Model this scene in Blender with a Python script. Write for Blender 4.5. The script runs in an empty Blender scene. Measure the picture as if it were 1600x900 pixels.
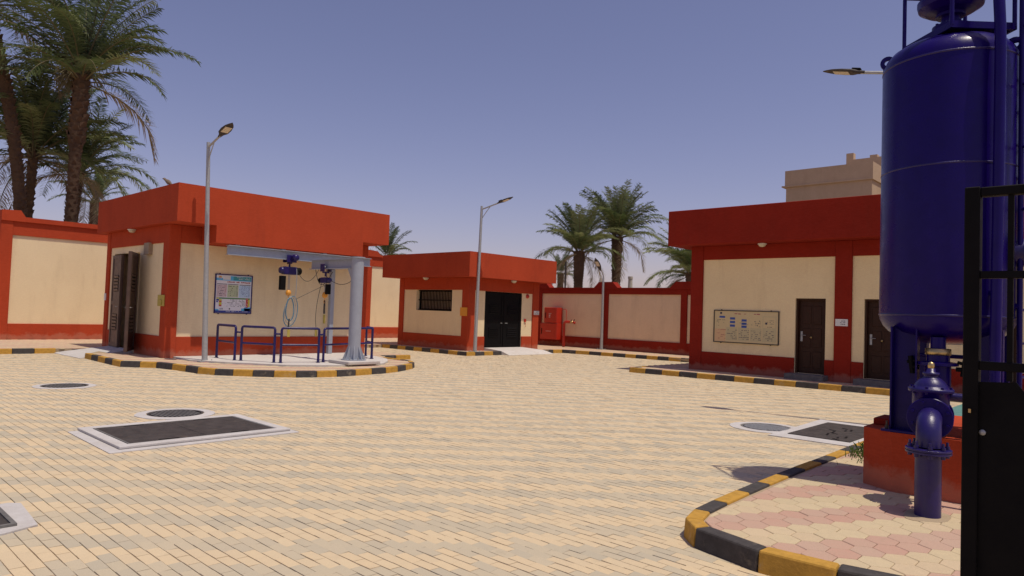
import bpy, math, random
from mathutils import Vector, Matrix
random.seed(7)
SC = bpy.context.scene
COL = SC.collection
# ------------------------------------------------------------------ camera
CH = 1.6
YAW, PITCH, ROLL, FOC = math.radians(47.026), math.radians(1.988), math.radians(1.990), 1082.5
_cy, _sy, _cp, _sp = math.cos(YAW), math.sin(YAW), math.cos(PITCH), math.sin(PITCH)
fwd = Vector((_sy*_cp, _cy*_cp, _sp)); right0 = Vector((_cy, -_sy, 0)); up0 = right0.cross(fwd)
right = math.cos(ROLL)*right0 + math.sin(ROLL)*up0
up = -math.sin(ROLL)*right0 + math.cos(ROLL)*up0
cam = bpy.data.objects.new('camera', bpy.data.cameras.new('camera')); COL.objects.link(cam)
mw = Matrix((right, up, -fwd)).transposed().to_4x4(); mw.translation = Vector((0, 0, CH))
cam.matrix_world = mw
cam.data.sensor_width = 36; cam.data.lens = FOC*36/1600
cam.data.clip_start = .05; cam.data.clip_end = 3000
SC.camera = cam
# ------------------------------------------------------------------ light
SUN = Vector((.05, -.335, 1)).normalized()
W = bpy.data.worlds.new('World'); SC.world = W; W.use_nodes = True
nt = W.node_tree; bg = nt.nodes['Background']
sky = nt.nodes.new('ShaderNodeTexSky'); sky.sky_type = 'NISHITA'; sky.sun_disc = False
sky.sun_elevation = math.asin(SUN.z); sky.sun_rotation = math.atan2(SUN.x, SUN.y)
sky.air_density = 1.0; sky.dust_density = 1.0; sky.ozone_density = 1.6; sky.altitude = 80
mx = nt.nodes.new('ShaderNodeMixRGB'); mx.blend_type = 'MULTIPLY'; mx.inputs[0].default_value = 1
mx.inputs[2].default_value = (1.14, .855, .955, 1)
nt.links.new(sky.outputs[0], mx.inputs[1]); nt.links.new(mx.outputs[0], bg.inputs[0])
bg.inputs[1].default_value = .145
sl = bpy.data.lights.new('sun', 'SUN'); sl.energy = 5.0; sl.angle = math.radians(.5); sl.color = (1, .915, .77)
so = bpy.data.objects.new('sun', sl); COL.objects.link(so); so.location = (0, -10, 30)
so.rotation_euler = SUN.to_track_quat('Z', 'Y').to_euler()
SC.view_settings.view_transform = 'Standard'; SC.view_settings.look = 'None'
SC.view_settings.exposure = -.55; SC.view_settings.gamma = 1
SC.cycles.max_bounces = 6

# ------------------------------------------------------------------ materials
def newmat(name):
    m = bpy.data.materials.new(name); m.use_nodes = True
    return m, m.node_tree, m.node_tree.nodes['Principled BSDF']
def N(t, typ, **kw):
    n = t.nodes.new(typ)
    for k, v in kw.items():
        if k.startswith('i_'): n.inputs[k[2:].replace('_', ' ')].default_value = v
        else: setattr(n, k, v)
    return n
def mix(t, fac, a, b, mode='MIX'):
    n = t.nodes.new('ShaderNodeMixRGB'); n.blend_type = mode
    for i, v in ((0, fac), (1, a), (2, b)):
        if hasattr(v, 'links') or hasattr(v, 'is_linked'): t.links.new(v, n.inputs[i])
        else: n.inputs[i].default_value = v if not isinstance(v, tuple) or len(v) == 4 else (*v, 1)
    return n.outputs[0]
def ramp(t, src, a, b, ca=(0, 0, 0, 1), cb=(1, 1, 1, 1)):
    r = t.nodes.new('ShaderNodeValToRGB'); t.links.new(src, r.inputs[0])
    r.color_ramp.elements[0].position = a; r.color_ramp.elements[1].position = b
    r.color_ramp.elements[0].color = ca; r.color_ramp.elements[1].color = cb
    return r.outputs[0]
def geo(t): return N(t, 'ShaderNodeNewGeometry').outputs['Position']
def noise(t, scale, detail=4, rough=.6, vec=None, dist=0):
    n = N(t, 'ShaderNodeTexNoise'); n.inputs['Scale'].default_value = scale
    n.inputs['Detail'].default_value = detail; n.inputs['Roughness'].default_value = rough
    n.inputs['Distortion'].default_value = dist
    t.links.new(vec if vec else geo(t), n.inputs['Vector'])
    return n.outputs['Fac']
def scaled(t, sx, sy, sz):
    m = N(t, 'ShaderNodeMapping'); m.inputs['Scale'].default_value = (sx, sy, sz)
    t.links.new(geo(t), m.inputs['Vector']); return m.outputs[0]
def bump(t, b, h, strength, dist):
    n = N(t, 'ShaderNodeBump'); n.inputs['Strength'].default_value = strength; n.inputs['Distance'].default_value = dist
    t.links.new(h, n.inputs['Height']); t.links.new(n.outputs[0], b.inputs['Normal'])
def rnd(t):
    g = N(t, 'ShaderNodeNewGeometry').outputs['Random Per Island']; o = N(t, 'ShaderNodeObjectInfo').outputs['Random']
    a = N(t, 'ShaderNodeMath', operation='ADD'); t.links.new(g, a.inputs[0]); t.links.new(o, a.inputs[1])
    f = N(t, 'ShaderNodeMath', operation='FRACT'); t.links.new(a.outputs[0], f.inputs[0]); return f.outputs[0]

def stucco(name, c, c2, stain=(.5, .4, .3), amt=.25, rough=.9):
    m, t, b = newmat(name)
    c_ = mix(t, ramp(t, noise(t, .9, 5, .65), .3, .72), c, c2)
    st = noise(t, 1.0, 5, .7, scaled(t, 2.2, 2.2, .35))
    c_ = mix(t, ramp(t, st, .52, .8, (0, 0, 0, 1), (amt, amt, amt, 1)), c_, stain)
    sp = noise(t, 34, 3, .7)
    c_ = mix(t, ramp(t, sp, .35, .7, (.13, .13, .13, 1), (0, 0, 0, 1)), c_, tuple(x*.55 for x in stain))
    sx = N(t, 'ShaderNodeSeparateXYZ'); t.links.new(geo(t), sx.inputs[0])
    zz = N(t, 'ShaderNodeMath', operation='MULTIPLY_ADD'); t.links.new(noise(t, 3.5, 6, .75), zz.inputs[0]); zz.inputs[1].default_value = -.5; t.links.new(sx.outputs['Z'], zz.inputs[2])
    c_ = mix(t, ramp(t, zz.outputs[0], 0, .10, (.22, .22, .22, 1), (0, 0, 0, 1)), c_, (.55, .40, .28))
    fine = noise(t, 1.0, 3, .6, scaled(t, 9, 9, 60))
    c_ = mix(t, ramp(t, fine, .45, .75, (0, 0, 0, 1), (.16, .16, .16, 1)), c_, tuple(min(1, x*1.35+.03) for x in c))
    t.links.new(c_, b.inputs['Base Color']); b.inputs['Roughness'].default_value = rough
    b.inputs['Specular IOR Level'].default_value = .12
    bump(t, b, noise(t, 45, 6, .75), .55, .012)
    return m
def paint(name, c, rough=.35, metal=0, var=.12, bmp=.12, scale=9, spec=.5, dirt=(.25, .2, .15), dirt_amt=.2):
    m, t, b = newmat(name)
    dark = tuple(x*(1-var*2) for x in c)
    c_ = mix(t, ramp(t, noise(t, scale, 5, .65), .3, .7), c, dark)
    c_ = mix(t, ramp(t, noise(t, 3.1, 6, .75), .58, .8, (0, 0, 0, 1), (dirt_amt,)*3+(1,)), c_, dirt)
    t.links.new(c_, b.inputs['Base Color'])
    r = ramp(t, noise(t, 12, 4, .6), .2, .8, (rough*.8,)*3+(1,), (min(1, rough*1.35),)*3+(1,))
    t.links.new(r, b.inputs['Roughness'])
    b.inputs['Metallic'].default_value = metal; b.inputs['Specular IOR Level'].default_value = spec
    bump(t, b, noise(t, 60, 3, .6), bmp, .004)
    return m
def paver(name, a, b_, c3, stain, rough=.88, dust=(.62, .50, .34)):
    m, t, b = newmat(name)
    r = rnd(t)
    c_ = mix(t, ramp(t, r, 0, 1), a, b_)
    w = N(t, 'ShaderNodeTexWhiteNoise', noise_dimensions='1D'); t.links.new(r, w.inputs['W'])
    c_ = mix(t, ramp(t, w.outputs['Value'], .45, .95, (0, 0, 0, 1), (.7, .7, .7, 1)), c_, c3)
    c_ = mix(t, ramp(t, noise(t, 14, 5, .7), .42, .75, (0, 0, 0, 1), (.45, .45, .45, 1)), c_, stain)
    c_ = mix(t, ramp(t, noise(t, .55, 4, .6), .4, .75, (0, 0, 0, 1), (.3, .3, .3, 1)), c_, stain)
    c_ = mix(t, ramp(t, noise(t, 5.5, 6, .75, dist=.6), .60, .74, (0, 0, 0, 1), (.42, .42, .42, 1)), c_, tuple(x*.62 for x in stain))
    c_ = mix(t, ramp(t, noise(t, .7, 7, .7), .35, .7, (.04, .04, .04, 1), (.30, .30, .30, 1)), c_, dust)
    c_ = mix(t, ramp(t, noise(t, 160, 2, .6), .3, .7, (.25, .25, .25, 1), (0, 0, 0, 1)), c_, tuple(x*.55 for x in stain))
    t.links.new(c_, b.inputs['Base Color']); b.inputs['Roughness'].default_value = rough
    b.inputs['Specular IOR Level'].default_value = .3
    bump(t, b, noise(t, 120, 4, .7), .5, .004)
    return m
M = {}
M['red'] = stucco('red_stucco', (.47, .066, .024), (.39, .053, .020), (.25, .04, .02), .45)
M['red2'] = stucco('shaded_red_stucco', (.29, .023, .011), (.23, .018, .009), (.19, .025, .014), .45)  # red for the walls in shade, with the shade's darkening put into the colour
M['cream'] = stucco('cream_stucco', (.87, .72, .46), (.80, .65, .41), (.60, .46, .28), .5)
M['cream2'] = stucco('dusty_cream_stucco', (.84, .63, .41), (.76, .56, .36), (.56, .40, .25), .5)
M['creamc'] = stucco('yellowish_cream_stucco', (.90, .73, .43), (.83, .66, .38), (.62, .46, .25), .5)
M['tan'] = stucco('tan_render', (.52, .39, .27), (.45, .33, .22), (.3, .22, .14), .4)
M['pale'] = stucco('pale_render', (.5, .47, .42), (.44, .41, .36), (.3, .27, .22), .3)
M['conc'] = stucco('pale_concrete', (.56, .57, .585), (.47, .48, .49), (.34, .32, .29), .4)
M['conc2'] = stucco('white_concrete', (.60, .60, .59), (.50, .50, .49), (.36, .33, .28), .5)
M['mortar'] = stucco('mortar_bed', (.40, .32, .21), (.30, .24, .16), (.2, .15, .1), .3)
M['joint'] = stucco('sandy_joint', (.40, .30, .18), (.28, .20, .115), (.16, .11, .06), .3)
M['sandg'] = stucco('desert_soil', (.38, .3, .2), (.30, .23, .15), (.22, .17, .11), .4)
M['sand'] = paver('sand_paver', (.67, .53, .335), (.62, .49, .315), (.68, .52, .315), (.56, .45, .30))
M['grey'] = paver('grey_paver', (.54, .455, .32), (.50, .43, .305), (.41, .375, .295), (.47, .405, .295))
M['hexc'] = paver('cream_hex_paver', (.62, .50, .31), (.56, .45, .27), (.60, .45, .29), (.46, .37, .25))
M['hexp'] = paver('pink_hex_paver', (.51, .31, .235), (.50, .34, .26), (.51, .26, .20), (.46, .33, .24), dust=(.56, .40, .28))
M['kyel'] = paint('yellow_kerb_paint', (.54, .30, .055), .8, 0, .16, .6, 14, .2, (.44, .35, .22), .95)
M['kblk'] = paint('black_kerb_paint', (.078, .070, .068), .8, 0, .2, .6, 14, .2, (.3, .25, .18), .9)
M['navy'] = paint('navy_paint', (.010, .002, .12), .28, 0, .12, .16, 6, .2, (.03, .02, .12), .25)
M['navyd'] = paint('dusty_navy_paint', (.015, .007, .105), .34, 0, .14, .4, 10, .5, (.10, .08, .14), .35)
M['rail'] = paint('navy_rail_paint', (.012, .007, .095), .35, 0, .1, .1)
M['galv'] = paint('galvanised_steel', (.42, .43, .43), .5, .35, .1, .15, 18, .5, (.3, .27, .22), .3)
M['steel'] = paint('grey_painted_steel', (.34, .37, .43), .5, 0, .06, .12, 6, .4, (.25, .23, .2), .3)
M['black'] = paint('black_metal_paint', (.006, .0055, .006), .6, 0, .1, .2, 10, .12, (.012, .01, .008), .2)
M['plate'] = paint('dark_iron_plate', (.07, .058, .052), .65, 0, .25, .8, 8, .3, (.20, .155, .11), .65)
M['grate'] = paint('grey_iron_grate', (.19, .18, .17), .7, .2, .2, .6, 8, .3, (.25, .2, .15), .4)
M['hydr'] = paint('fire_red_enamel', (.50, .028, .012), .32, 0, .08, .1, 8, .5, (.3, .06, .04), .2)
M['brass'] = paint('brass', (.62, .45, .2), .35, .9, .1)
M['wood'] = paint('dark_wood', (.045, .015, .006), .5, 0, .2, .2, 20, .25, (.05, .03, .02), .1)
M['leafmetal'] = paint('brown_door_metal', (.11, .065, .05), .45, .1, .2, .2, 4, .5, (.2, .14, .1), .4)
M['white'] = paint('white_sheet', (.7, .7, .68), .6, 0, .04)
M['orange'] = paint('orange_hook_paint', (.75, .32, .03), .45, 0, .05)
M['yell'] = paint('yellow_tag', (.5, .4, .08), .6, 0, .1)
M['bluesl'] = paint('blue_sling', (.08, .22, .33), .7, 0, .1)
M['rope'] = paint('dark_cable', (.03, .03, .03), .7, 0, .1)
M['chain'] = paint('pale_chain', (.5, .48, .45), .5, .5, .1)
M['dark'] = paint('dark_interior', (.03, .027, .025), .9, 0, .1)
M['glass'] = paint('lamp_diffuser', (.62, .56, .42), .3, 0, .05)
M['teal'] = paint('teal_cover', (.10, .25, .23), .6, 0, .1)
M['bird'] = paint('brown_plumage', (.2, .15, .11), .9, 0, .2)
M['beige'] = paint('beige_box', (.36, .27, .18), .7, 0, .1)
for k, c in dict(pp_base=(.76, .76, .80), pp_teal=(.05, .30, .33), pp_blue=(.10, .44, .74), pp_pink=(.62, .50, .52), pp_green=(.5, .56, .36),
                 pp_sky=(.48, .64, .82), pp_dgreen=(.10, .25, .10), pp_red=(.50, .06, .05), pp_yel=(.60, .55, .06), pp_navy=(.03, .05, .28),
                 pp_ink=(.05, .05, .08), pp_cream=(.66,.53,.28), pp_ora=(.70,.46,.24), pp_grn2=(.56,.48,.27), pp_rink=(.4, .1, .1), pp_lbl=(.04, .09, .34)).items():
    M[k] = paint(k, c, .4, 0, .03, .02, 20, .4, (.3, .28, .22), .08)
def foliage(name, c1, c2, c3):
    m, t, b = newmat(name)
    r = rnd(t)
    c_ = mix(t, ramp(t, r, 0, 1), c1, c2)
    c_ = mix(t, ramp(t, noise(t, 1.3, 3, .6), .5, .75, (0, 0, 0, 1), (.8, .8, .8, 1)), c_, c3)
    t.links.new(c_, b.inputs['Base Color']); b.inputs['Roughness'].default_value = .5
    b.inputs['Specular IOR Level'].default_value = .45
    tr = N(t, 'ShaderNodeBsdfTranslucent'); t.links.new(c_, tr.inputs['Color'])
    ms = N(t, 'ShaderNodeMixShader'); ms.inputs[0].default_value = .3
    t.links.new(b.outputs[0], ms.inputs[1]); t.links.new(tr.outputs[0], ms.inputs[2])
    t.links.new(ms.outputs[0], t.nodes['Material Output'].inputs[0])
    return m
M['frond'] = foliage('palm_leaf', (.050, .078, .024), (.095, .13, .04), (.16, .18, .07))
M['frondp'] = foliage('pale_palm_leaf', (.17, .215, .075), (.23, .26, .10), (.30, .29, .14))
M['frondd'] = foliage('dry_palm_leaf', (.30, .22, .12), (.24, .18, .1), (.36, .28, .16))
M['grass'] = foliage('grass_blade', (.06, .12, .02), (.1, .17, .03), (.14, .17, .05))
M['bark'] = stucco('palm_bark', (.125, .078, .048), (.065, .04, .026), (.04, .025, .017), .5)
M['rachis'] = paint('frond_stalk', (.16, .13, .06), .6, 0, .1)

# ------------------------------------------------------------------ mesh helpers
class MB:
    def __init__(s): s.v = []; s.f = []; s.m = []; s.sm = []
    def add(s, vs, fs, m=0, smooth=False):
        o = len(s.v); s.v += [tuple(p) for p in vs]
        for f in fs: s.f.append(tuple(i+o for i in f)); s.m.append(m); s.sm.append(smooth)
        return s
    def box(s, a, b, m=0):
        x0, x1 = sorted((a[0], b[0])); y0, y1 = sorted((a[1], b[1])); z0, z1 = sorted((a[2], b[2]))
        return s.add([(x0,y0,z0),(x1,y0,z0),(x1,y1,z0),(x0,y1,z0),(x0,y0,z1),(x1,y0,z1),(x1,y1,z1),(x0,y1,z1)],
              [(0,3,2,1),(4,5,6,7),(0,1,5,4),(1,2,6,5),(2,3,7,6),(3,0,4,7)], m)
    def obox(s, c, X, Y, Z, m=0):   # centre + three half-axis vectors
        c = Vector(c); X = Vector(X); Y = Vector(Y); Z = Vector(Z)
        vs = [c-X-Y-Z, c+X-Y-Z, c+X+Y-Z, c-X+Y-Z, c-X-Y+Z, c+X-Y+Z, c+X+Y+Z, c-X+Y+Z]
        return s.add(vs, [(0,3,2,1),(4,5,6,7),(0,1,5,4),(1,2,6,5),(2,3,7,6),(3,0,4,7)], m)
    def prism(s, poly, z0, z1, m=0, m_side=None):
        n = len(poly)
        ar = sum(poly[i][0]*poly[(i+1)%n][1]-poly[(i+1)%n][0]*poly[i][1] for i in range(n))
        if ar < 0: poly = poly[::-1]
        s.add([(x, y, z1) for x, y in poly], [tuple(range(n))], m)
        s.add([(x, y, z0) for x, y in poly], [tuple(range(n))[::-1]], m)
        s.add([(x, y, z0) for x, y in poly]+[(x, y, z1) for x, y in poly], [(i, (i+1)%n, n+(i+1)%n, n+i) for i in range(n)], m if m_side is None else m_side)
        return s
    def tube(s, pts, r, n=8, m=0, caps=True):
        pts = [Vector(p) for p in pts]; K = len(pts)
        rr = r if isinstance(r, (list, tuple)) else [r]*K
        vs = []; prev = None
        for i, p in enumerate(pts):
            d = (pts[min(i+1, K-1)]-pts[max(i-1, 0)]).normalized()
            if prev is None:
                a = Vector((0, 0, 1)) if abs(d.z) < .9 else Vector((1, 0, 0)); x = d.cross(a).normalized()
            else: x = (prev-d*prev.dot(d)).normalized()
            prev = x; y = d.cross(x)
            for k in range(n):
                t = 2*math.pi*k/n; vs.append(p+(x*math.cos(t)+y*math.sin(t))*rr[i])
        s.add(vs, [(i*n+k, i*n+(k+1)%n, (i+1)*n+(k+1)%n, (i+1)*n+k) for i in range(K-1) for k in range(n)], m, True)
        if caps:
            s.add(vs[:n], [tuple(range(n))[::-1]], m); s.add(vs[-n:], [tuple(range(n))], m)
        return s
    def lathe(s, c, prof, n=24, m=0, axis=(0, 0, 1), sharp=False):
        A = Vector(axis).normalized(); c = Vector(c)
        X = A.cross(Vector((0, 0, 1)) if abs(A.z) < .9 else Vector((1, 0, 0))).normalized(); Y = A.cross(X)
        def ring(r, h): return [c+A*h+(X*math.cos(2*math.pi*k/n)+Y*math.sin(2*math.pi*k/n))*r for k in range(n)]
        if sharp:
            for (r0, h0), (r1, h1) in zip(prof, prof[1:]):
                s.add(ring(r0, h0)+ring(r1, h1), [(k, (k+1)%n, n+(k+1)%n, n+k) for k in range(n)], m, True)
        else:
            vs = []
            for r, h in prof: vs += ring(max(r, 1e-4), h)
            s.add(vs, [(i*n+k, i*n+(k+1)%n, (i+1)*n+(k+1)%n, (i+1)*n+k) for i in range(len(prof)-1) for k in range(n)], m, True)
        return s
    def mesh(s, name, origin=(0, 0, 0), mats=()):
        me = bpy.data.meshes.new(name); ox, oy, oz = origin
        me.from_pydata([(x-ox, y-oy, z-oz) for x, y, z in s.v], [], s.f)
        for k in mats: me.materials.append(M[k])
        me.polygons.foreach_set('material_index', s.m); me.polygons.foreach_set('use_smooth', s.sm)
        me.update(); return me
def root_of(o):
    while o.parent: o = o.parent
    return o
def obj(name, mb, mats, parent=None, label=None, bevel=0, origin=None, kind=None, cat=None, group=None, seg=1):
    if isinstance(mats, str): mats = (mats,)
    if parent is not None: org = tuple(root_of(parent).location)
    else: org = origin or (0, 0, 0)
    o = bpy.data.objects.new(name, mb.mesh(name, org, mats)); COL.objects.link(o)
    if parent is not None: o.parent = parent
    else: o.location = org
    if bevel:
        bm_ = o.modifiers.new('bevel', 'BEVEL'); bm_.width = bevel; bm_.segments = seg; bm_.limit_method = 'ANGLE'; bm_.angle_limit = .6
    if label: o['label'] = label
    if cat: o['category'] = cat
    if group: o['group'] = group
    if kind: o['kind'] = kind
    return o
def obj_boxes(name, mb, mats, parent, bevel=0):
    for i in range(len(mb.v)//8):
        m_ = MB(); m_.add(mb.v[i*8:i*8+8], [(0,3,2,1),(4,5,6,7),(0,1,5,4),(1,2,6,5),(2,3,7,6),(3,0,4,7)]); obj(name, m_, mats, parent, bevel=bevel)
def thing(name, label, cat, loc, group=None):
    o = bpy.data.objects.new(name, None); COL.objects.link(o); o.location = loc; o.empty_display_size = .2
    o['label'] = label; o['category'] = cat
    if group: o['group'] = group
    return o
def inst(name, me, parent, loc=(0, 0, 0), rot=(0, 0, 0), sc=1):
    o = bpy.data.objects.new(name, me); COL.objects.link(o); o.parent = parent
    o.location = loc; o.rotation_euler = rot; o.scale = (sc, sc, sc); return o
def bez(p0, p1, p2, n=8):
    p0, p1, p2 = Vector(p0), Vector(p1), Vector(p2)
    return [(1-t)**2*p0+2*t*(1-t)*p1+t*t*p2 for t in [i/n for i in range(n+1)]]

# ------------------------------------------------------------------ ground, plaza, pavements
obj('ground', MB().add([(-900,-900,-.16),(1500,-900,-.16),(1500,1500,-.16),(-900,1500,-.16)], [(0,1,2,3)]), 'sandg', kind='structure')
plaza = obj('plaza', MB().prism([(-6,-8),(24.7,-8),(24.7,27.4),(-6,27.4)], -.15, -.009), 'joint', kind='structure')

def cam_vis(x, y, z=0, pad=.16):
    d = Vector((x, y, z-CH)); f = d.dot(fwd)
    if f < .6: return False
    return abs(d.dot(right)/f) < .739+pad and -d.dot(up)/f < .416+pad
def px(x, y, z):
    d = Vector((x, y, z-CH)); f = d.dot(fwd); return 800+FOC*d.dot(right)/f, 450-FOC*d.dot(up)/f, f

# sidewalk outlines (outer kerb line, traced in plan)
AK = [(5.73,20.55),(5.72,19.99),(5.71,19.43),(5.70,18.87),(5.69,18.31),(5.69,17.75),(6.01,17.42),(6.28,17.17),(6.42,16.6),(6.50,16.05),(6.54,15.5),(6.72,15.05),(6.98,14.72),(7.27,14.40),(7.61,14.10),(7.99,13.83),
      (8.40,13.65),(8.87,13.57),(9.38,13.58),(9.89,13.66),(10.38,13.76),(10.88,13.94),(11.36,14.22),(11.80,14.50),(12.16,14.86),(12.42,15.3),(12.50,15.8),(12.50,16.6)]
IK = [(12.0,2.80),(11.5,2.78),(11.0,2.76),(10.5,2.745),(10.0,2.73),(9.5,2.72),(9.02,2.715),(8.54,2.71),(8.06,2.705),(7.60,2.70),(7.14,2.70),(6.68,2.69),(6.22,2.68),(5.76,2.665),(5.30,2.645),(4.94,2.62),
      (4.66,2.545),(4.49,2.37),(4.365,1.86),(4.40,1.39),(4.50,.92),(4.62,.45),(4.74,-.02),(4.86,-.5),(4.98,-1.0)]
walkA = [(p[0], p[1]) for p in AK]+[(13.9,17.25),(14.0,19.2),(14.0,22.9),(5.73,22.9),(6.6,22.75)]
def shrink(pts, d):
    out = []
    for i in range(len(pts)):
        a = Vector(pts[max(i-1, 0)]); b = Vector(pts[min(i+1, len(pts)-1)]); t_ = (b-a).normalized()
        out.append((pts[i][0]-t_.y*d, pts[i][1]+t_.x*d))
    return out
def slab(name, poly, label_kind='structure'):
    return obj(name, MB().prism(poly, -.14, .118), 'mortar', kind='structure')
sidewalk_a = slab('sidewalk', shrink(AK, .07)+[(12.9,17.35),(13.85,17.35),(14.0,22.9),(6.8,22.9),(6.8,22.3)])
sidewalk_back = slab('sidewalk', [(-3,22.75),(24.7,22.75),(24.7,27.4),(-3,27.4)])
sidewalk_b = slab('sidewalk', [(16.9,17.85),(22.35,17.85),(22.6,16.2),(22.75,14.0),(22.9,11.2),(23.2,7),(24.7,7),(24.7,22.74),(16.9,22.74)])
sidewalk_c = slab('sidewalk', [(16.97,10.98),(17.3,7.0),(17.68,3.4),(18.08,-4),(24.4,-4),(24.4,10.98)])
island = slab('sidewalk', shrink(IK, .07)+[(12.0,-1.0)])

# running-bond bricks of the plaza: long joints along y, each row slides half a brick
RW, BL, PER, PH = .0862, .1724, .69, .47
def brick_geo(mb, x0, x1, y0, y1, z, m, tx=0, ty=0):
    g = .0022; i = .0022; j0 = random.choice((.15, .35, .85)); x0 += g*j0; x1 -= g*.4; y0 += g*.2; y1 -= g*.2
    vs = [(x0,y0,z-.011),(x1,y0,z-.011),(x1,y1,z-.011),(x0,y1,z-.011),
          (x0+i,y0+i*.6,z-tx-ty),(x1-i,y0+i*.6,z+tx-ty),(x1-i,y1-i*.6,z+tx+ty),(x0+i,y1-i*.6,z-tx+ty)]
    mb.add(vs, [(4,5,6,7),(0,1,5,4),(1,2,6,5),(2,3,7,6),(3,0,4,7)], m)
bm_all = MB(); near = []
solid = [(7.3,12.6,18.9,22.9),(17.3,24.5,18.3,22.6),(17.4,24.3,-8,10.6),(2.9,4.3,8.3,9.1)]
isl_in = lambda x, y: (4.75 < x < 12.2 and y < 2.5)
rowN = int(31/RW)
for ri in range(rowN):
    x0 = -5+ri*RW
    if x0 > 24.6: break
    off = (ri % 2)*BL/2
    yk = -7.0+off
    # only rows of bricks that the camera or a neighbouring viewpoint can see
    n = int(34/BL)
    for ci in range(n):
        y0 = yk+ci*BL; xc = x0+RW/2; yc = y0+BL/2
        if yc > 22.9 or not cam_vis(xc, yc): continue
        if isl_in(xc, yc) or any(a < xc < b and c < yc < d for a, b, c, d in solid): continue
        if xc > 24.65: continue
        s_ = (xc+yc-PH+PER*.25) % PER
        wob = .035*math.sin(xc*1.7+yc*.6)+.03*math.sin(yc*2.3)
        grey = ((s_+wob) % PER) < PER*.47
        if random.random() < .05: grey = not grey
        z = random.gauss(0, .0007); tx = random.gauss(0, .0007); ty = random.gauss(0, .0008)
        X, Y, dpt = px(xc, yc, 0)
        rec = (x0, x0+RW, y0, y0+BL, z, 1 if grey else 0, tx, ty)
        if -20 < X < 1620 and Y < 915 and not (4.3 < xc < 12 and yc < 2.7): near.append((dpt, rec))
        else: brick_geo(bm_all, *rec)
near.sort(key=lambda a: a[0])
for d, rec in near[300:]: brick_geo(bm_all, *rec)
obj('paving_bricks', bm_all, ('sand', 'grey'), plaza, kind='stuff')
vars_ = []
for m in (0, 1):
    for k in range(4):
        b_ = MB(); brick_geo(b_, -RW/2, RW/2, -BL/2, BL/2, 0, 0, random.gauss(0, .0008), random.gauss(0, .0008))
        vars_.append(b_.mesh('paving_brick', (0, 0, 0), ('grey' if m else 'sand',)))
for d, r in near[:300]:
    inst('paving_brick', vars_[r[5]*4+random.randrange(4)], plaza, ((r[0]+r[1])/2, (r[2]+r[3])/2, r[4]))

# hexagonal pavers
def clip(poly, a, b):   # keep the left side of a->b
    out = []; ax, ay = a; dx, dy = b[0]-ax, b[1]-ay
    side = lambda p: dx*(p[1]-ay)-dy*(p[0]-ax)
    for i in range(len(poly)):
        p, q = poly[i], poly[(i+1) % len(poly)]; sp, sq = side(p), side(q)
        if sp >= 0: out.append(p)
        if (sp >= 0) != (sq >= 0):
            t = sp/(sp-sq); out.append((p[0]+(q[0]-p[0])*t, p[1]+(q[1]-p[1])*t))
    return out
def hexes(bounds, lines, pitch=.1905, ph=(4.946, 2.327)):
    s = pitch/math.sqrt(3); dxx = s*1.5; res = []
    i0 = int((bounds[0]-ph[0])/dxx)-1; i1 = int((bounds[1]-ph[0])/dxx)+1
    for i in range(i0, i1+1):
        cx = ph[0]+i*dxx; oy = ph[1]+(pitch/2 if i % 2 else 0)
        for j in range(int((bounds[2]-oy)/pitch)-1, int((bounds[3]-oy)/pitch)+2):
            cy = oy+j*pitch
            if not (bounds[0]-.1 < cx < bounds[1]+.1 and bounds[2]-.1 < cy < bounds[3]+.1): continue
            if not cam_vis(cx, cy, .12): continue
            poly = [(cx+s*math.cos(math.pi/3*k), cy+s*math.sin(math.pi/3*k)) for k in range(6)]
            for a, b in lines:
                poly = clip(poly, a, b)
                if len(poly) < 3: break
            if len(poly) < 3: continue
            ar = abs(sum(poly[k][0]*poly[(k+1)%len(poly)][1]-poly[(k+1)%len(poly)][0]*poly[k][1] for k in range(len(poly))))/2
            if ar < .0025: continue
            lev = round((cy+.5773*cx-5.22)/.1905)
            res.append((cx, cy, poly, (lev % 4) in (0, 3)))
    return res
def hex_geo(mb, poly, z, m, org=(0, 0), tilt=None):
    cx = sum(p[0] for p in poly)/len(poly); cy = sum(p[1] for p in poly)/len(poly)
    tx, ty = tilt or (random.gauss(0, .006), random.gauss(0, .006))
    n = len(poly); o1 = []; o2 = []; o3 = []
    for x, y in poly:
        dx, dy = x-cx, y-cy; L = math.hypot(dx, dy)+1e-6
        a = max(.3, 1-.0022/L); b = max(.2, 1-.007/L)
        o1.append((cx+dx*a-org[0], cy+dy*a-org[1], z-.016)); o2.append((cx+dx*a-org[0], cy+dy*a-org[1], z-.004+dx*tx+dy*ty))
        o3.append((cx+dx*b-org[0], cy+dy*b-org[1], z+dx*tx+dy*ty))
    mb.add(o1+o2+o3, [tuple(range(2*n, 3*n))]+[(k, (k+1)%n, n+(k+1)%n, n+k) for k in range(n)]+[(n+k, n+(k+1)%n, 2*n+(k+1)%n, 2*n+k) for k in range(n)], m)
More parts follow.
